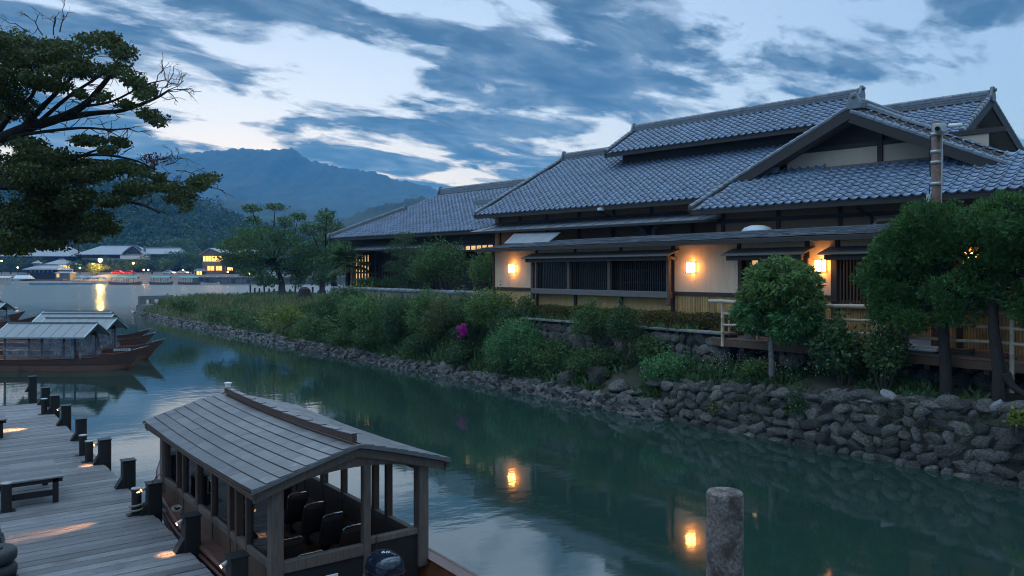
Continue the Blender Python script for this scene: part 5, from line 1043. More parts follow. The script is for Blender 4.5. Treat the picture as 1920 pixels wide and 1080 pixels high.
# cabin
CW_, CY0, CY1, ZS, ZE = .98, 9.15, 14.25, .98, 1.90
def wall_posts(sd_):
    x = BX + sd_ * CW_
    for yy, w in ((CY0, .13), (10.05, .07), (10.45, .07), (10.75, .12), (11.5, .06), (12.25, .12), (13.0, .07), (13.35, .07), (14.18, .13)): MB().box(x - .05, x + .05, yy - w / 2, yy + w / 2, .62, ZE + .02).build('post', 'boat_beam' if yy > CY0 else 'weathered_wood', bt, bevel=.008)
    MB().box(x - .045, x + .045, CY0, CY1, ZS - .09, ZS).build('sill_rail', 'weathered_wood', bt, bevel=.006); MB().box(x - .035, x + .035, CY0, CY1, .62, ZS - .09).build('side_panel', 'brown_wood', bt); MB().box(x - .05, x + .05, CY0, CY1, ZE - .10, ZE + .02).build('head_rail', 'boat_beam', bt)
    for a, b in () if sd_ > 0 else ((9.22, 10.0), (10.82, 11.46), (11.54, 12.18), (12.32, 12.96), (13.4, 14.1)): MB().box(x - .004, x + .004, a, b, ZS, ZE - .1).build('window_pane', 'pane', bt)
wall_posts(-1); wall_posts(1)
for yy, zz in ((CY0, 0), (CY1, 0)):
    for sd_ in (-1, 1): MB().box(BX + sd_ * CW_ - .075, BX + sd_ * CW_ + .075, yy - .075, yy + .075, .55, ZE + .08).build('corner_post', 'weathered_wood', bt, bevel=.01)
    g = MB(); prof = [BX + k * CW_ for k in np.linspace(-1, 1, 9)]; g.slab([(x, yy - .04, ZE + .0 + .13 * (1 - ((x - BX) / CW_) ** 2) - .05) for x in prof] + [(x, yy - .04, ZE + .13 + .13 * (1 - ((x - BX) / CW_) ** 2) - .05) for x in reversed(prof)], (0, .08, 0)); g.build('arched_beam', 'weathered_wood', bt)
mx_ = float(atX(683, 960, 4.5)[0]); my = CY0
MB().box(4.50, 4.60, CY0 - .05, CY0 + .05, .5, ZE + .1).build('centre_post', 'weathered_wood', bt, bevel=.008)
MB().box(BX - CW_ + .07, 4.50, CY0 - .05, CY0 + .04, .86, 1.00).build('end_rail', 'weathered_wood', bt, bevel=.008); MB().box(4.60, BX + CW_ - .07, CY0 - .05, CY0 + .04, .98, 1.06).build('end_rail', 'weathered_wood', bt, bevel=.008)
MB().box(BX - CW_ + .07, 4.52, CY0 - .03, CY0 + .0, .25, .86).build('end_panel', 'interior_dark', bt); MB().box(4.58, BX + CW_ - .07, CY0 - .03, CY0 + .0, .25, .98).build('end_panel', 'black_wood', bt)
MB().box(3.98, 4.16, CY0 - .045, CY0 - .032, .66, .72).build('number_plate', 'white_paint', bt, bevel=.01); MB().tube([(4.66, CY0 - .07, 1.1 - k * .03) for k in range(14)], .010, 5).build('chain', 'chrome', bt)
# seats
for row in range(6):
    yy = 9.75 + row * .68
    for x, w in ((4.02, .40), (4.95, .36)):
        s = MB().box(x - w / 2, x + w / 2, yy, yy + .40, .34, .44).build('seat', 'seat_cloth', bt, bevel=.03); MB().obox((x, yy - .04, .60), (w / 2, 0, 0), (0, .035, .01), (0, -.06, .20)).build('backrest', 'seat_cloth', s, bevel=.03)
        MB().tube([(x - w / 2 + .02, yy - .06, .50), (x - w / 2 + .02, yy - .12, .82), (x - w / 2 + .06, yy - .13, .85), (x + w / 2 - .06, yy - .13, .85), (x + w / 2 - .02, yy - .12, .82), (x + w / 2 - .02, yy - .06, .50)], .012, 6).build('grab_rail', 'chrome', s, smooth=True); MB().box(x - .05, x + .05, yy + .1, yy + .3, .14, .34).build('pedestal', 'black_steel', s)
# roof
RW, RY0, RY1, RZ, RE = 1.32, 8.98, 14.25, 2.24, 1.88
def roof_z(t, y): return RZ - (RZ - RE) * abs(t) ** 1.10 + .05 * ((y - (RY0 + RY1) / 2) / ((RY1 - RY0) / 2)) ** 2
rf = MB(); rf.grid([[(BX + t * RW, y, roof_z(t, y) - .012) for t in np.linspace(-1, 1, 25)] for y in np.linspace(RY0, RY1, 12)]); rf.grid([[(BX + t * RW, y, roof_z(t, y) - .055) for t in np.linspace(1, -1, 25)] for y in np.linspace(RY0, RY1, 12)]); rf = rf.build('roof', 'boat_beam', bt)
rg = np.random.default_rng(8)
for sd_ in (-1, 1):
    ns, nl = 8, 11
    for i in range(ns):
        t0, t1 = sd_ * (.045 + .955 * i / ns), sd_ * (.045 + .955 * (i + 1) / ns); y = RY0 - .015 - (.24 * (i % 2) if sd_ > 0 else .10 * (i % 3) ) ; L = .48 if sd_ < 0 else .42
        while y < RY1:
            a, b = max(y, RY0 - .015), min(y + L, RY1 + .015)
            if b - a > .03:
                hj = rg.uniform(-.002, .002); z = lambda t, yy: roof_z(t, yy) + hj
                q = [(BX + t0 * RW, a, z(t0, a) + .004), (BX + t0 * RW, b - .004, z(t0, b) + .004), (BX + t1 * RW - sd_ * .006, b - .004, z(t1, b) + .016), (BX + t1 * RW - sd_ * .006, a, z(t1, a) + .016)]
                MB().slab(q if sd_ < 0 else q[::-1], (0, 0, -.010)).build('roof_panel', 'copper_sheet', rf)
            y += L
for i, yy in enumerate((RY0, RY1)):
    for k, (w, h, dy) in enumerate(((1.0, .045, -.03), (.97, .11, .03))):
        s = 1 if i == 0 else -1; ts = np.linspace(-1, 1, 21); o = .0 if k == 0 else -.05
        g = MB(); g.slab([(BX + t * RW * w, yy + s * dy, roof_z(t, yy) + o - h) for t in ts] + [(BX + t * RW * w, yy + s * dy, roof_z(t, yy) + o - .0) for t in reversed(ts)], (0, .045, 0)); g.build('barge_board', 'copper_sheet' if k == 0 else 'weathered_wood', rf)
for sd_ in (-1, 1): MB().bar((BX + sd_ * (RW - .04), RY0, RE - .03), (BX + sd_ * (RW - .04), RY1, RE - .03), .05, .07).build('eave_rail', 'boat_beam', rf)
g = MB(); ysr = np.linspace(RY0 + .12, RY1 - .1, 12); g.tube([(BX, y, roof_z(0, y) + .05) for y in ysr], .02, 4)
g = MB()
for a, b in zip(ysr, ysr[1:]): g.bar((BX, a, roof_z(0, a) + .055), (BX, b + .003, roof_z(0, b) + .055), .07, .085)
g.build('ridge_beam', 'boat_beam', rf)
for a, b in zip(ysr, ysr[1:]): MB().bar((BX, a, roof_z(0, a) + .112), (BX, b - .006, roof_z(0, b) + .102), .09, .012).build('ridge_capping', 'copper_sheet', rf)
MB().lathe([(.05, 0), (.05, .05), (.062, .055), (.062, .075), (.03, .085)], (BX, RY1 - .18, roof_z(0, RY1) + .115), 12).build('mast_lamp', 'white_paint', rf)
# outboard engine
mo = thing('outboard_engine', 'dark blue glossy outboard engine at the stern of the roofed boat', 'engine', (4.42, 8.42, .3))
c = A3(4.42, 8.40, .98)
g = MB(); rows = []
for z, sx, sy, oy in ((-.34, .13, .17, 0), (-.30, .165, .23, 0), (-.12, .185, .26, 0), (.02, .18, .26, -.005), (.09, .16, .235, -.015), (.125, .12, .18, -.03), (.135, .05, .08, -.04)):
    rows.append([(c[0] + sx * math.copysign(abs(math.cos(a)) ** .7, math.cos(a)), c[1] + oy + sy * math.copysign(abs(math.sin(a)) ** .7, math.sin(a)), c[2] + z) for a in np.linspace(0, 2 * math.pi, 29)])
g.grid(rows); g.f.append(tuple(range(len(g.v) - 29, len(g.v) - 1))); cw_ = g.build('cowling', 'motor_cowl', mo, smooth=True)
MB().tube([(c[0] + .19 * math.copysign(abs(math.cos(a)) ** .7, math.cos(a)), c[1] + .265 * math.copysign(abs(math.sin(a)) ** .7, math.sin(a)), c[2] - .06) for a in np.linspace(0, 2 * math.pi, 29)], .008, 6).build('cowling_seam', 'black_steel', cw_)
MB().box(c[0] - .09, c[0] + .09, c[1] - .14, c[1] + .10, -.4, c[2] - .32).build('drive_leg', 'motor_cowl', mo, bevel=.03); MB().box(c[0] - .12, c[0] + .12, c[1] + .12, c[1] + .2, .45, .72).build('clamp_bracket', 'black_steel', mo)
def text_part(s, size, loc, rot, m, parent, name):
    cu = bpy.data.curves.new(name, 'FONT'); cu.body = s; cu.size = size; cu.extrude = .001; cu.align_x = 'CENTER'; cu.align_y = 'CENTER'; o = bpy.data.objects.new(name + '_tmp', cu); COL.objects.link(o)
    bpy.context.view_layer.update(); me = bpy.data.meshes.new_from_object(o.evaluated_get(bpy.context.evaluated_depsgraph_get())); bpy.data.objects.remove(o); me.materials.clear(); me.materials.append(MATS[m]); p = bpy.data.objects.new(name, me); COL.objects.link(p); p.parent = parent
    p.location = tuple(np.asarray(loc) - FR[parent.name][0]); p.rotation_euler = rot; return p
text_part('YAMAHA', .085, (c[0] - .197, c[1], c[2] - .16), (R_(90), 0, R_(-90)), 'zinc_cap', mo, 'side_lettering'); text_part('60', .10, (c[0], c[1] - .02, c[2] + .142), (0, 0, R_(-36)), 'white_paint', mo, 'top_numeral')
MB().box(c[0] - .199, c[0] - .190, c[1] - .16, c[1] + .16, c[2] - .225, c[2] - .21).build('stripe', 'orange_paint', mo)
# mooring rope
py_ = yX(286, DR); r1 = thing('mooring_rope', 'mooring rope tied from the lamp post to the boat bow', 'rope', (DR, py_, DZ))
MB().tube([(2.86, yX(256, 2.8) + .09 * math.sin(a), DZ + .03 + .006 * a) if False else (2.80 + .1 * math.cos(a), yX(256, 2.8) + .1 * math.sin(a), DZ + .03 + .012 * a) for a in np.linspace(0, 12, 40)], .017, 6).build('coil', 'rope', r1, smooth=True)
MB().tube([(2.88, yX(256, 2.8), DZ + .12), (3.0, py_ + .3, DZ + .10), (3.12, py_ + .14, DZ + .22), (3.2, py_ - .1, DZ + .02), (3.26, py_ - .35, DZ + .1), (3.32, py_ - .3, .72)], .018, 6).build('line', 'rope', r1, smooth=True)
MB().tube([(3.3 + .07 * math.cos(a * 2.1), py_ - .35 + .10 * math.sin(a * 1.3), .70 + .03 * math.sin(a * 3)) for a in np.linspace(0, 9, 40)], .017, 6).build('knot', 'rope', r1, smooth=True)
MB().tube([(3.0, py_, DZ + .47), (3.1, py_ - .1, DZ + .62), (3.35, py_ - .3, DZ + .45), (3.45, py_ - .5, .72)], .008, 5).build('cable', 'wire', r1, smooth=True)
r2 = thing('bow_bitt', 'rope-wound bitt on the boat gunwale near the bow', 'bitt', (3.52, 14.75, .7)); MB().lathe([(.05, 0), (.045, .26), (.07, .27), (.07, .30)], (3.52, 14.75, .70), 10).build('post', 'weathered_wood', r2, smooth=True)
MB().tube([(3.52 + .07 * math.cos(a), 14.75 + .07 * math.sin(a), .73 + .008 * a) for a in np.linspace(0, 24, 90)], .016, 6).build('winding', 'rope', r2, smooth=True); MB().tube([(3.45, 14.72, .85), (3.25, 14.5, .7), (3.08, yX(286, DR) + .1, .9)], .016, 6).build('line', 'rope', r2, smooth=True)
# concrete pile in the canal
cp = thing('concrete_pile', 'round rough concrete pile standing in the canal', 'pile', (0, 0, 0)); top = atZ(1359, 921, 2.25); k = pxm(top); r = 34.5 / k
cp.location = (top[0], top[1], -1.0); FR[cp.name] = (A3(top[0], top[1], -1.0), 0.0)
MB().lathe([(r * 1.04, -1.2), (r * 1.03, 0), (r * 1.0, 1.6), (r * .99, 2.20), (r * .97, 2.236), (r * .9, 2.25)], (top[0], top[1], 0), 40).build('shaft', 'concrete', cp, smooth=False); MB().lathe([(r * .05, 2.252), (r * .05, 2.27)], (top[0], top[1], 0), 8).build('lifting_bolt', 'zinc_cap', cp)
# ------------------------------------------------------------------ roofed river boats at their moorings
vm = bpy.data.materials['vinyl']; n, l = vm.node_tree.nodes, vm.node_tree.links; n.clear()
tr = n.new('ShaderNodeBsdfTransparent'); tr.inputs[0].default_value = (.86, .9, .95, 1); di = n.new('ShaderNodeBsdfPrincipled'); di.inputs['Base Color'].default_value = (.42, .46, .52, 1); di.inputs['Roughness'].default_value = .22
wv = n.new('ShaderNodeTexNoise'); wv.inputs['Scale'].default_value = 2.2; wv.inputs['Detail'].default_value = 5; wv.inputs['Distortion'].default_value = 1.5; mr = n.new('ShaderNodeMapRange'); l.new(wv.outputs[0], mr.inputs[0]); mr.inputs[1].default_value = .35; mr.inputs[2].default_value = .7; mr.inputs[3].default_value = .04; mr.inputs[4].default_value = .55
bmp = n.new('ShaderNodeBump'); bmp.inputs['Strength'].default_value = .8; bmp.inputs['Distance'].default_value = .08; l.new(wv.outputs[0], bmp.inputs['Height']); l.new(bmp.outputs[0], di.inputs['Normal'])
mxs = n.new('ShaderNodeMixShader'); l.new(mr.outputs[0], mxs.inputs[0]); l.new(tr.outputs[0], mxs.inputs[1]); l.new(di.outputs[0], mxs.inputs[2]); l.new(mxs.outputs[0], n.new('ShaderNodeOutputMaterial').inputs[0])
def river_boat(label, rx0=-1.2, rx1=2.85, curtain=True, plate=False):
    """built along +x (bow), waterline at z = 0"""
    t = thing('river_boat', label, 'boat', (0, 0, 0), 0, 'roofed river boats moored together')
    hw = lambda x: ip(x, [-6, -5, -2, 2, 3.6, 4.6, 5.05], [.62, .8, .95, .95, .72, .34, .05]); gz = lambda x: ip(x, [-6, -3, 1, 3, 4.2, 5.05], [.62, .50, .50, .58, .74, .95]); xb = lambda x, z: x - (0 if x < 3 else (x - 3) / 2.05 * .85 * max(0, (gz(x) - z)) / .95)
    XS = np.linspace(-6, 5.05, 34)
    for sd_ in (-1, 1):
        g = MB(); g.grid([[(xb(x, -.2), 0, -.22), (xb(x, -.2), sd_ * hw(x) * .78, -.2), (xb(x, .26), sd_ * hw(x) * .92, .26)] for x in XS]); g.build('lower_strake', 'hull_plank', t)
        g = MB(); g.grid([[(xb(x, .27), sd_ * (hw(x) * .92 + .025), .27), (xb(x, .27), sd_ * hw(x) * .935 + sd_ * .025, .30), (x, sd_ * (hw(x) + .01), gz(x))] for x in XS]); g.build('upper_strake', 'boat_hull', t)
        g = MB(); g.grid([[(x, sd_ * (hw(x) + .035), gz(x) + .03), (x, sd_ * max(hw(x) - .09, 0), gz(x) + .03)] for x in XS]); g.build('gunwale', 'hull_plank', t)
        g = MB(); g.grid([[(x, sd_ * max(hw(x) - .06, 0), gz(x) + .02), (xb(x, .1), sd_ * hw(x) * .8, .05)] for x in XS]); g.build('inner_side', 'boat_inside', t)
    g = MB(); g.grid([[(xb(x, .1), -hw(x) * .8, .08), (xb(x, .1), hw(x) * .8, .08)] for x in XS]); g.build('floor', 'boat_inside', t)
    MB().slab([(4.55, -.30, 0.86), (4.55, .30, 0.86), (5.14, .06, 1.02), (5.14, -.06, 1.02)], (0, 0, .05)).build('bow_cap', 'pale_stone', t, bevel=.02)
    for x in (-4.6, -3.6, -2.6, 3.1): MB().box(x - .12, x + .12, -hw(x) + .05, hw(x) - .05, .40, .45).build('thwart', 'grey_wood', t)
    for x in (rx0 + .4, (rx0 + rx1) / 2, rx1 - .55):
        for sd_ in (-1, 1): MB().box(x - .03, x + .03, sd_ * .88 - .03, sd_ * .88 + .03, .48, 1.55).build('post', 'black_wood', t)
    for sd_ in (-1, 1): MB().box(rx0 + .3, rx1 - .5, sd_ * .88 - .03, sd_ * .88 + .03, 1.46, 1.54).build('plate_rail', 'black_wood', t)
    a0, a1 = 2.05, 1.50
    for sd_ in (-1, 1):
        r = MB().slab([(rx0, 0, a0), (rx1, 0, a0), (rx1 - .02, sd_ * 1.12, a1), (rx0 - .0, sd_ * 1.12, a1)], (0, 0, .035)).build('roof', 'green_metal', t); MB().bar((rx0 - .02, sd_ * 1.13, a1 + .01), (rx1, sd_ * 1.13, a1 + .01), .04, .06).build('eave_trim', 'edge_metal', r)
        for x in (rx0, rx1): MB().bar((x, 0, a0 + .02), (x, sd_ * 1.14, a1 + .02), .05, .05).build('verge_trim', 'edge_metal', r); MB().bar((x - .02 * (1 if x > 0 else -1), 0, a0 - .06), (x - .02 * (1 if x > 0 else -1), sd_ * 1.1, a1 - .05), .03, .13).build('barge_board', 'green_trim', r)
        for k in range(1, 8): x = rx0 + (rx1 - rx0) * k / 8; MB().bar((x, 0, a0 + .042), (x, sd_ * 1.12, a1 + .042), .014, .012).build('roof_seam', 'green_metal', r)
    MB().bar((rx0, 0, a0 + .05), (rx1, 0, a0 + .05), .10, .05).build('ridge_capping', 'green_metal', t)
    MB().slab([(rx1 - .45, -.85, 1.52), (rx1 - .45, .85, 1.52), (rx1 - .45, 0, 1.98)], (.03, 0, 0)).build('gable_board', 'black_wood', t)
    if curtain:
        rg = np.random.default_rng(4)
        for sd_ in (-1, 1):
            g = MB(); g.grid([[(x, sd_ * (.94 + .05 * math.sin(x * 9) * (1 - k) + .03 * math.sin(x * 23 + k * 3)), 1.46 - .90 * (1 - k) - (.14 * math.sin((x - rx0) / (rx1 - rx0) * math.pi) if k == 1 else 0) * 1.0) for k in (1, .75, .5, .25, 0)] for x in np.linspace(rx0 + .35, rx1 - .5, 70)]); g.build('curtain', 'vinyl', t, smooth=True)
        g = MB(); g.grid([[(rx1 - .52 + .05 * math.sin(y * 14) * (1 - k) + .25 * (1 - k) * abs(y), y, 1.46 - .95 * (1 - k)) for k in (1, .66, .33, 0)] for y in np.linspace(-.93, .93, 40)]); g.build('curtain', 'vinyl', t, smooth=True)
    if plate:
        pl = MB().obox((3.35, -(hw(3.35) + .05), .56), (.36, .12, 0), (0, .008, 0), (0, 0, .055)).build('name_board', 'white_canvas', t)
        for k in range(6): MB().obox((3.09 + k * .10, -(hw(3.35) + .06) - .087 + k * .0333, .56), (.022, .007, 0), (0, .006, 0), (0, 0, .03)).build('lettering', 'far_dark', pl)
    return t
BR = -TH
def bpos(pxbow, D): p = cw((pxbow - CX) / F * D - 5.05, D); return p
b1 = river_boat('red-brown river boat with sagging clear curtains, foremost of the moored row'); b1.location = bpos(274, 36.3); b1.rotation_euler = (0, 0, BR)
b2 = river_boat('river boat with a pale name board on its bow, second of the moored row', -.9, 2.7, True, True); b2.location = bpos(307, 40.3); b2.rotation_euler = (0, 0, BR)
dup(b1, bpos(289, 44.5), BR, 'river boat with its bow just showing behind the name-board boat'); dup(b1, bpos(280, 47.5), BR, 'river boat hidden but for its roof and bow cap behind the moored row')
dup(b1, bpos(66, 61), BR, 'river boat moored apart with its curtained end towards the dock'); dup(b1, bpos(46, 69), BR, 'river boat furthest out, its gable showing behind the one moored apart')
# concrete jetty at the head of the point
jt = thing('concrete_jetty', 'grey concrete jetty head with a low parapet at the end of the point', 'jetty', cw(-46, 82, 0)); J = lambda px, D, z: cw((px - CX) / F * D, D, z)
a, b = J(280, 84, 0), J(342, 88, 0); d = unit(b - a); q = A3(-d[1], d[0], 0)
MB().slab([a - q * 2.2 - UP * 1.5, b - q * 2.2 - UP * 1.5, b + q * 2 - UP * 1.5, a + q * 2 - UP * 1.5], UP * 2.45).build('deck', 'grey_concrete', jt, bevel=.05)
L = np.linalg.norm(b - a)
for s0, s1, z0, z1 in ((0, 1, 1.45, 1.85), (0, .18, .95, 1.45), (.32, .42, .95, 1.45), (.60, .72, .95, 1.45), (.9, 1, .95, 1.45)): MB().obox((a + d * L * (s0 + s1) / 2) + UP * (z0 + z1) / 2 + q * 1.5, d * L * (s1 - s0) / 2, q * .15, UP * (z1 - z0) / 2).build('parapet' if s1 - s0 > .5 else 'pier', 'grey_concrete', jt)
bc = a + d * L * .66 + UP * .95 + q * .6; t = thing('marker_post', 'stubby grey marker post on the jetty', 'post', bc); MB().lathe([(.26, 0), (.26, .75), (.20, .85), (.12, 1.05)], bc, 14).build('shaft', 'grey_concrete', t, smooth=True); MB().lathe([(.14, 1.05), (.10, 1.2)], bc, 10).build('cap', 'zinc_cap', t)
# weir with posts across the river behind the cherries
we = thing('weir', 'low stone weir with a row of timber posts across the river', 'weir', cw(-30, 128, 0)); A_, B2 = J(465, 138, 0), J(640, 112, 0); d = unit(B2 - A_); L = np.linalg.norm(B2 - A_); q = A3(-d[1], d[0], 0)
for k, (o, z) in enumerate(((0, .75), (-2.5, .4))): MB().obox((A_ + B2) / 2 + q * o + UP * (z - .6), d * L / 2, q * 1.1, UP * .6).build('sill', 'wall_core', we)
for k in range(17): p = A_ + d * L * (k + .5) / 17 + UP * .7; MB().bar(p, p + UP * (1.0 + .5 * (k % 3 == 0)), .22, .22, up=(1, 0, 0)).build('post', 'far_dark', we)
MB().bar(A_ + d * L * .3 + UP * 1.25, B2 + UP * 1.25, .1, .1).build('rail', 'far_dark', we)
t = thing('tree_stump', 'dark tree stump on the gravel beside the cherry trees', 'stump', atZ(571, 565, 1.75)); p = atZ(571, 565, 1.75); MB().lathe([(.85, -.2), (.75, .3), (.55, .9), (.5, 1.1), (.2, 1.3)], p, 12).build('trunk', 'bark', t); MB().tube([p, p + RT * .9 - UP * .05], [.25, .08], 6).build('root', 'bark', t)
# ------------------------------------------------------------------ far shore
FP = lambda px, py, D: atD(px, py, D)
def far_z(D): return ip(D, [FS, FS + 6, FS + 22, FS + 24, FS + 60, FS + 140], [.05, .9, 1.3, 3.4, 4.0, 8])
class FB:       # boxes in the camera-aligned frame of the far shore
    @staticmethod
    def box(px0, px1, py0, py1, D, dep):
        x0, x1 = (px0 - CX) / F * D, (px1 - CX) / F * D; z1, z0 = H + (HY - py0) / F * D, H + (HY - py1) / F * D; return MB().obox(cw((x0 + x1) / 2, D + dep / 2, (z0 + z1) / 2), RT * (x1 - x0) / 2, FWD * dep / 2, UP * (z1 - z0) / 2)
def fbx(name, m, par, px0, px1, py0, py1, D, dep=.3): return FB.box(px0, px1, py0, py1, D, dep).build(name, m, par)
def froof(name, m, par, px0, px1, pe, pr, D, dep, hip=.0, over=1.2):
    x0, x1 = (px0 - CX) / F * D, (px1 - CX) / F * D; ze, zr = H + (HY - pe) / F * D, H + (HY - pr) / F * D; h = hip * (x1 - x0)
    A, B, C2, D2 = cw(x0, D - over, ze), cw(x1, D - over, ze), cw(x1 - h, D + dep / 2, zr), cw(x0 + h, D + dep / 2, zr); E2, F2 = cw(x0, D + dep + over, ze), cw(x1, D + dep + over, ze)
    g = MB(); g.slab([A, B, C2, D2], -UP * .25); g.slab([D2, C2, F2, E2], -UP * .25)
    if hip: g.slab([A, D2, E2], -UP * .25); g.slab([B, F2, C2], -UP * .25)
    r = g.build(name, m, par); MB().bar(D2 + UP * .15, C2 + UP * .15, .6, .5).build('ridge', 'ridge_tile', r); return r
def fthing(name, label, cat, px, D, group=None, z=None): return thing(name, label, cat, cw((px - CX) / F * D, D, far_z(D) if z is None else z), 0, group)
# stone embankment of the far shore
t = fthing('embankment', 'long dark stone embankment under the lit house across the river', 'wall', 500, FS + 1, z=0)
fbx('wall_face', 'stone', t, 362, 900, 521, 536, FS + 1, 4); fbx('coping', 'grey_concrete', t, 361, 900, 519.6, 521, FS + .6, 4)
for k in range(40): fbx('stone', 'stone', t, 365 + k * 7, 370.5 + k * 7, 522.5 + (k % 3), 531 - (k % 2) * 3, FS + .7, .5)
for px in np.arange(372, 640, 17): fbx('bollard', 'white_canvas', t, px, px + 1.3, 516.8, 519.6, FS + 2, .4)
# the lit house
t = fthing('lit_house', 'two-storey house with glowing windows above the far embankment', 'house', 410, FS + 34); D = FS + 34
fbx('wall', 'far_wall', t, 380, 420, 473, 522, D, 9); fbx('wing_wall', 'far_dark', t, 420, 480, 476, 522, D + 3, 8)
g = MB(); zE_, zR_ = H + (HY - 476.5) / F * D, H + (HY - 465) / F * D; xa, xb_, xm = ((376 - CX) / F * D), ((423 - CX) / F * D), ((395 - CX) / F * D)
g.slab([cw(xa, D - 1.5, zE_), cw(xm, D - 1.5, zR_), cw(xm, D + 9, zR_), cw(xa, D + 9, zE_)], -UP * .3); g.slab([cw(xm, D - 1.5, zR_), cw(xb_, D - 1.5, zE_), cw(xb_, D + 9, zE_), cw(xm, D + 9, zR_)], -UP * .3); g.build('roof', 'far_roof', t)
MB().slab([cw(xa + .8, D - .3, zE_ - .1), cw(xb_ - .8, D - .3, zE_ - .1), cw(xm, D - .3, zR_ - .5)], FWD * .2).build('gable_wall', 'far_wall', t); froof('wing_roof', 'far_roof', t, 410, 482, 475.5, 465, D + 3, 9)
for a, b in ((381, 389.5), (390.7, 402), (403.2, 412), (413.2, 419)): w = fbx('window', 'warm_window', t, a, b, 480.3, 490, D - .25, .2); fbx('mullion', 'far_dark', w, (a + b) / 2 - .25, (a + b) / 2 + .25, 480.3, 490, D - .4, .1)
fbx('balcony', 'far_wall', t, 379, 421, 491.5, 496.5, D - 1.6, 1.5); fbx('window', 'dim_window', t, 428, 441, 483.5, 488, D + 2.7, .2)
for a, b in ((389, 401), (405, 415.5)): w = fbx('window', 'warm_window', t, a, b, 499, 507, D - .25, .2); fbx('mullion', 'far_dark', w, (a + b) / 2 - .3, (a + b) / 2 + .3, 499, 507, D - .4, .1)
fbx('awning', 'far_roof', t, 386, 418, 496.8, 498.4, D - 2.2, 2.2)
for a, b, c_0, d_0 in ((426, 436, 501, 507), (431, 442, 514, 520), (446, 452, 515, 520), (465, 471, 510, 518), (395, 402, 517, 520)): fbx('window', 'warm_window', t, a, b, c_0, d_0, D + 2.6 if a > 424 else D - .3, .2)
t = fthing('lit_kiosk', 'small glowing tea stall beside the lit house', 'stall', 373, FS + 28); D = FS + 28
fbx('wall', 'far_dark', t, 366, 380, 506, 521, D, 3); fbx('lit_front', 'warm_window', t, 368.5, 379, 508, 517, D - .2, .2); froof('roof', 'far_roof', t, 364.5, 381.5, 507.5, 504.5, D, 3, .1, .6)
for k in range(3): fbx('shop_post', 'far_dark', t, 367.8 + k * 5.3, 368.4 + k * 5.3, 507, 521, D - .5, .2)
# long-roofed hall and neighbours
t = fthing('long_hall', 'long hall with broad pale hipped roof behind the far trees', 'building', 200, FS + 70); D = FS + 70
fbx('wall', 'far_dark', t, 150, 262, 475, 512, D, 16); froof('roof', 'far_roof', t, 142, 272, 477, 459.5, D, 16, .24); fbx('wing_wall', 'far_dark', t, 262, 330, 474, 512, D + 6, 12); froof('wing_roof', 'far_roof', t, 256, 335, 476, 464.5, D + 6, 12, .08)
g = MB(); D0 = D - 1.0; g.slab([FP(232, 475, D0), FP(262, 475, D0), FP(248, 461, D0)], FWD * 6); g.build('cross_gable', 'far_dark', t); g = MB(); g.slab([FP(229, 475.5, D0 - .6), FP(248, 459.8, D0 - .6), FP(248, 459.8, D0 + 7), FP(229, 475.5, D0 + 7)], UP * .35); g.slab([FP(248, 459.8, D0 - .6), FP(266, 475.5, D0 - .6), FP(266, 475.5, D0 + 7), FP(248, 459.8, D0 + 7)], UP * .35); g.build('cross_roof', 'far_roof', t)
fbx('chimney', 'far_wall', t, 269, 271.5, 461, 474, D + 5, 1.2); fbx('porch_roof', 'white_canvas', t, 225, 270, 479, 486, D - 8, 6); fbx('wall_band', 'far_wall', t, 152, 225, 484, 488, D - .3, .3)
t = fthing('white_roofed_hall', 'low hall with pale roof half hidden by the great maple', 'building', 60, FS + 66); D = FS + 66
fbx('wall', 'far_dark', t, -60, 122, 478, 512, D, 14); froof('roof', 'far_roof', t, -70, 136, 480, 460, D, 14, .12); fbx('upper_wall', 'far_dark', t, -40, 20, 455, 468, D + 8, 5); froof('upper_roof', 'far_roof', t, -44, 26, 464, 455.5, D + 7, 7, .1)
t = fthing('pavilion', 'small pavilion with pyramid roof and lit front under the hall', 'pavilion', 108, FS + 44); D = FS + 44
fbx('wall', 'far_dark', t, 90, 126, 495, 518, D, 7); froof('roof', 'far_roof', t, 82, 132, 496, 486, D, 7, .42); fbx('window', 'warm_window', t, 113, 130, 497.5, 502, D - .3, .2)
for k in range(5): fbx('post', 'far_dark', t, 90 + k * 9, 91 + k * 9, 496, 518, D - .6, .3)
t = fthing('boathouse', 'black timber boathouse with cupola on the far landing', 'boathouse', 78, FS + 20, z=1.3); D = FS + 20
fbx('wall', 'far_dark', t, 50, 106, 503, 527, D, 9); froof('roof', 'far_roof', t, 45, 111, 505, 497, D, 9, .2); fbx('cupola', 'far_wall', t, 62, 72, 492, 498, D + 4, 2); froof('cupola_roof', 'far_roof', t, 60, 74, 493, 489, D + 4, 2, .4, .4)
for k in range(6): fbx('window', 'far_wall', t, 56 + k * 8, 58.5 + k * 8, 506, 511, D - .2, .15)
fbx('platform', 'grey_timber_far', t, 40, 118, 524, 526, D - 5, 5)
for k in range(6): fbx('pile', 'far_dark', t, 44 + k * 14, 45 + k * 14, 526, 533, D - 4.5, .3)
t = fthing('white_tent', 'white ridge tent on the far landing', 'tent', 37, FS + 12); D = FS + 12; froof('canopy', 'white_canvas', t, 22, 53, 522, 515, D, 4, .12, .2)
for px in (23, 37, 52): fbx('pole', 'far_dark', t, px, px + .6, 521, 530, D, .2)
t = fthing('glass_kiosk', 'pale glazed ticket kiosk beside the boathouse', 'kiosk', 118, FS + 18); D = FS + 18; fbx('body', 'far_wall', t, 104, 131, 511, 525, D, 4); froof('roof', 'far_roof', t, 102, 133, 511.5, 509, D, 4, .1, .4)
for k in range(4): fbx('pane', 'dim_window' if k == 0 else 'green_metal', t, 106 + k * 6.2, 111 + k * 6.2, 513, 520, D - .15, .1)
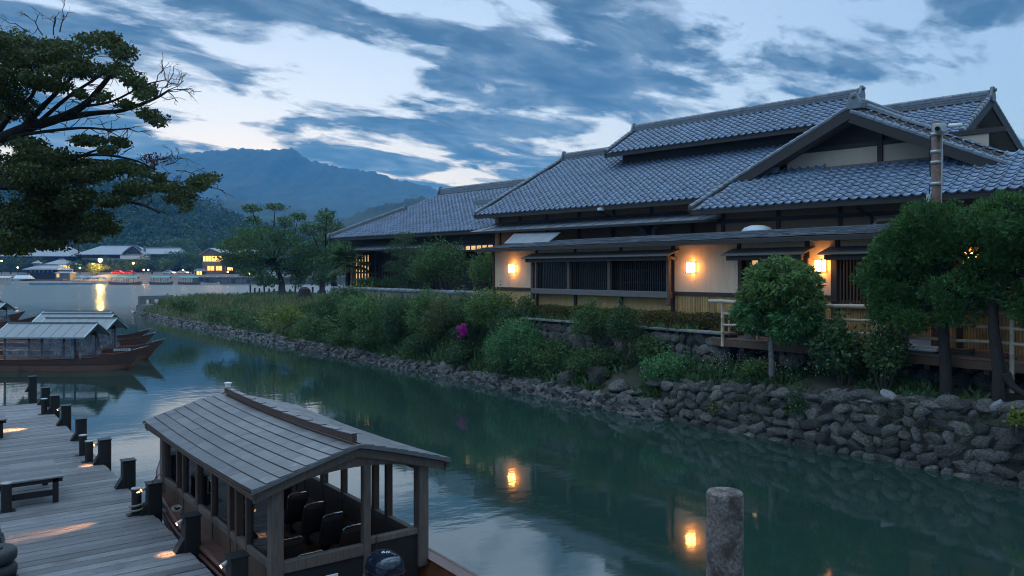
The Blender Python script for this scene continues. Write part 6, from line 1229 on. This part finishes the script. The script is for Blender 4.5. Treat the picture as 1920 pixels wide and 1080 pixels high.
for k, (a, b) in enumerate(((137, 160), (155, 178), (172, 194))):
    D = FS + 8 + k; t = fthing('boat_tarp', ['blue tarpaulin shelter beside the kiosk', 'middle blue tarpaulin shelter, the tallest', 'blue tarpaulin shelter nearest the landing boats'][k], 'shelter', (a + b) / 2, D)
    x0, x1 = (a - CX) / F * D, (b - CX) / F * D; g = MB(); g.grid([[cw(x0 + (x1 - x0) * s, D + 3 * q, H + (HY - 523.5) / F * D + 1.15 * math.sin(math.pi * s) ** .5 * math.sin(math.pi * (.12 + .76 * q)) ** .6 + .1 * math.sin(s * 25 + q * 9)) for s in np.linspace(0, 1, 17)] for q in np.linspace(0, 1, 8)]); g.build('canopy', 'blue_tarp', t, smooth=True)
    for s in (.06, .5, .94): p = cw(x0 + (x1 - x0) * s, D + .1, far_z(D)); MB().tube([p, p + UP * 1.5], .05, 5).build('pole', 'far_dark', t)
# landing boats
rowb = None
for k in range(22):
    px = 62 + k * 5.4; D = FS - 3 + (k % 2) * 1.2; loc = cw((px - CX) / F * D, D, 0)
    if rowb is None:
        rowb = thing('rowing_boat', 'blue rowing boat in the hire row along the far landing', 'boat', loc, -TH + R_(80), 'blue hire boats along the far landing'); FR[rowb.name] = (np.zeros(3), 0.0)
        xs_ = np.linspace(-1.9, 1.9, 11); w = lambda x: .62 * (1 - (abs(x) / 2.0) ** 2.4); g = MB(); g.grid([[(x, -w(x), .42 + .06 * x * x / 3), (x, -w(x) * .75, -.1), (x, w(x) * .75, -.1), (x, w(x), .42 + .06 * x * x / 3)] for x in xs_]); g.build('hull', 'blue_tarp', rowb); MB().box(-.15, .15, -.5, .5, .25, .3).build('thwart', 'white_paint', rowb)
    else: dup(rowb, loc, -TH + R_(80 + (k * 37 % 17) - 8))
def landing_boat(px0, px1, label, D, teal=True):
    L = (px1 - px0) / F * D; t = thing('canopy_boat', label, 'boat', cw(((px0 + px1) / 2 - CX) / F * D, D, 0), -TH, 'canopied boats at the far landing'); FR[t.name] = (np.zeros(3), 0.0); h = L / 2
    hw = lambda x: .9 * (1 - max(0, abs(x) / h) ** 4) + .02; XS = np.linspace(-h, h, 15); gz = lambda x: .7 + .5 * (x / h) ** 4
    for s in (-1, 1): g = MB(); g.grid([[(x, 0, -.2), (x * .97, s * hw(x) * .7, -.1), (x, s * hw(x), gz(x))] for x in XS]); g.build('hull', 'hull_plank' if teal else 'white_paint', t)
    g = MB(); g.grid([[(x, -hw(x), gz(x) - .1), (x, hw(x), gz(x) - .1)] for x in XS]); g.build('deck', 'grey_timber_far', t)
    for s in (-1, 1): MB().slab([(-h * .78, 0, 2.75), (h * .78, 0, 2.75), (h * .78, s * 1.25, 2.35), (-h * .78, s * 1.25, 2.35)], (0, 0, .12)).build('canopy', 'teal_canopy' if teal else 'white_canvas', t)
    for x in np.linspace(-h * .72, h * .72, 6):
        for s in (-1, 1): MB().box(x - .06, x + .06, s * .85 - .06, s * .85 + .06, .6, 2.45).build('post', 'far_wall', t)
landing_boat(203, 266, 'canopied passenger boat with a dark hull, longest at the far landing', FS - 5); landing_boat(279, 325, 'teal canopied boat beside the longest passenger boat', FS - 2); landing_boat(333, 379, 'teal canopied boat moored at the start of the embankment', FS - 2); landing_boat(-12, 27, 'white canopied boat at the landing before the tent', FS - 3, False)
t = fthing('skiff', 'slim pale skiff drifting below the embankment', 'boat', 394, FS - 5, z=0); D = FS - 5; xs_ = np.linspace((377 - CX) / F * D, (411 - CX) / F * D, 9); g = MB(); g.grid([[cw(x, D - .5, .55 + .25 * ((i - 4) / 4) ** 2), cw(x, D - .3, -.1), cw(x, D + .4, -.1), cw(x, D + .5, .55 + .25 * ((i - 4) / 4) ** 2)] for i, x in enumerate(xs_)]); g.build('hull', 'white_canvas', t); fbx('thwart', 'grey_timber_far', t, 392, 394, 534.3, 534.8, D - .4, .8)
# cars on the shore road
def car(px, D, label, m, lamp, flip=1):
    t = thing('car', label, 'car', cw((px - CX) / F * D, D, far_z(D)), -TH, 'cars on the far shore road'); FR[t.name] = (np.zeros(3), 0.0)
    pr = [(-2.1, .35), (-2.15, .8), (-1.9, .98), (-1.2, 1.05), (-.7, 1.5), (.7, 1.52), (1.25, 1.02), (2.0, .9), (2.15, .6), (2.1, .35)]; MB().slab([(x * flip, -.85, z) for x, z in (pr if flip > 0 else pr[::-1])], (0, 1.7, 0)).build('body', m, t, bevel=.06)
    MB().slab([(x * flip, -.865, z) for x, z in ([(-1.0, 1.08), (-.62, 1.42), (.6, 1.44), (1.0, 1.08)])], (0, .01, 0)).build('side_window', 'dark_glass', t)
    for x in (-1.3, 1.3):
        for s in (-1, 1): w = MB().tube([(x, s * .78, .33), (x, s * .9, .33)], .33, 14).build('wheel', 'rubber', t); MB().tube([(x, s * .895, .33), (x, s * .91, .33)], .17, 10).build('rim', 'zinc_cap', w)
    for s in (-.6, .6): MB().box(-2.2 * flip - .03, -2.2 * flip + .03, s - .2, s + .2, .68, .86).build('lamp', lamp, t); MB().box(-2.25 * flip, -1.9 * flip, s - .32, s + .32, .70, .84).build('lamp_cluster', lamp, t)
    MB().box(-2.16, 2.16, -.9, -.86, .55, .62).build('side_trim', m, t)
car(222, FS + 30, 'red car with lit tail lamps on the far shore road', 'red_paint', 'tail_lamp'); car(243, FS + 30, 'dark red car following on the far shore road', 'red_paint', 'tail_lamp'); car(316, FS + 30, 'silver car with lit head lamps on the far shore road', 'silver_paint', 'head_lamp', -1); car(342, FS + 30, 'pale car before the tea stall on the far shore road', 'silver_paint', 'head_lamp', -1)
# lamps
def lamp(px, py, D, label, r, m, single=False):
    b = cw((px - CX) / F * D, D, far_z(D)); zt = H + (HY - py) / F * D; t = thing('street_lamp', label, 'lamp', b, 0, 'street lamps on the far shore'); p = A3(b[0], b[1], zt)
    MB().tube([b, p - UP * r * 1.2], [.12, .07], 6).build('pole', 'far_dark', t)
    g = MB(); g.lathe([(.02, -r), (r * .7, -r * .7), (r, 0), (r * .7, r * .7), (.02, r)], p, 12); g.build('globe', m, t, smooth=True); MB().lathe([(r * .9, r * .75), (r * .3, r * 1.15)], p, 10).build('cap', 'far_dark', t)
lamp(188, 488, FS + 22, 'tall brilliant yellow street lamp over the landing', .62, 'street_bulb')
for px, py, lab in ((278, 506, 'small orange lamp beside the parked cars'), (269.5, 506, 'small dim lamp left of the parked cars'), (343, 506.5, 'small lamp above the pale car'), (33, 501.5, 'reddish lamp in the trees by the boathouse'), (15, 516, 'low lamp at the white boat landing'), (449, 518, 'low lamp on the embankment before the lit house'), (467, 515, 'lamp at the end of the lit house garden'), (427, 510, 'garden lamp under the lit house balcony'), (174, 495, 'small lamp behind the lit tree'), (150, 502, 'small lamp by the pavilion'), (250, 493.5, 'lamp glowing through the shore trees'), (3, 489, 'lamp at the pale-roofed hall')): lamp(px, py, FS + 26, lab, .26 if px != 250 else .34, 'small_bulb')
# shore trees
def shore_tree(px, yt, yb_, w, D, m, label, seed, size=.55):
    rg = np.random.default_rng(seed); t = fthing('shore_tree', label, 'tree', px, D, 'trees along the far shore'); c = FP(px, (yt + yb_) / 2, D); k = pxm(c); rx, rz = w / 2 / k, (yb_ - yt) / 2 / k
    pads = [(c + RT * rg.uniform(-.55, .55) * rx + FWD * rg.uniform(-.5, .5) * rx + UP * rg.uniform(-.5, .6) * rz, (rx * rg.uniform(.38, .55),) * 2 + (rz * rg.uniform(.3, .45),)) for i in range(11)]
    foliage('crown', m, clump_leaves(pads, size, .55, None, .7, .4, .1, rg), t); b = cw((px - CX) / F * D, D, far_z(D)); MB().tube([b - UP * .3, c], [.35, .15], 6).build('trunk', 'bark', t)
    for c2, r in pads[:4]: MB().tube([c - UP * rz * .5, c2], [.12, .04], 5).build('branch', 'bark', t)
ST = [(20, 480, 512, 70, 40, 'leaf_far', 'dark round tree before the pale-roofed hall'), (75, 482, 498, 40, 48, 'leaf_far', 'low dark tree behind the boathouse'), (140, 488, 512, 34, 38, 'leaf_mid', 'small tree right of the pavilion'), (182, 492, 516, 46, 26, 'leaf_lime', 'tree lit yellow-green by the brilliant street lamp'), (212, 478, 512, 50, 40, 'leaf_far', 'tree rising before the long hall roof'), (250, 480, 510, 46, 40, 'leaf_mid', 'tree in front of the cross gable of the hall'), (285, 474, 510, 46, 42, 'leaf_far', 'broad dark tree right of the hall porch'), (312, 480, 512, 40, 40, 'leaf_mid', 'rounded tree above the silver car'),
      (338, 470, 505, 54, 46, 'leaf_far', 'clipped pale-topped tree beside the hall wing'), (362, 470, 508, 44, 46, 'leaf_mid', 'rounded tree left of the lit house'), (355, 492, 512, 36, 38, 'leaf_far', 'low tree behind the tea stall'), (425, 487, 505, 26, 32, 'leaf_dark', 'bush before the lit house wing'), (450, 478, 512, 50, 31, 'leaf_far', 'leafy tree veiling the lit house wing'), (490, 470, 512, 60, 40, 'leaf_mid', 'tree on the embankment beyond the lit house'), (530, 460, 514, 70, 42, 'leaf_far', 'tall dark tree on the embankment behind the cherry'), (575, 462, 514, 70, 42, 'leaf_mid', 'broad tree on the embankment behind the second cherry'), (620, 458, 514, 70, 44, 'leaf_far', 'dark tree on the embankment behind the inn wing'),
      (430, 452, 480, 70, 80, 'leaf_mid', 'tall tree behind the lit house roof'), (470, 448, 480, 60, 80, 'leaf_far', 'tall dark tree behind the lit house wing'), (395, 446, 470, 60, 84, 'leaf_far', 'tree behind the lit house gable'), (340, 446, 472, 60, 90, 'leaf_mid', 'tree behind the hall wing roof')]
for i, (px, yt, yb_, w, dd, m, lab) in enumerate(ST): shore_tree(px, yt, yb_, w, FS + dd, m, lab, 300 + i)
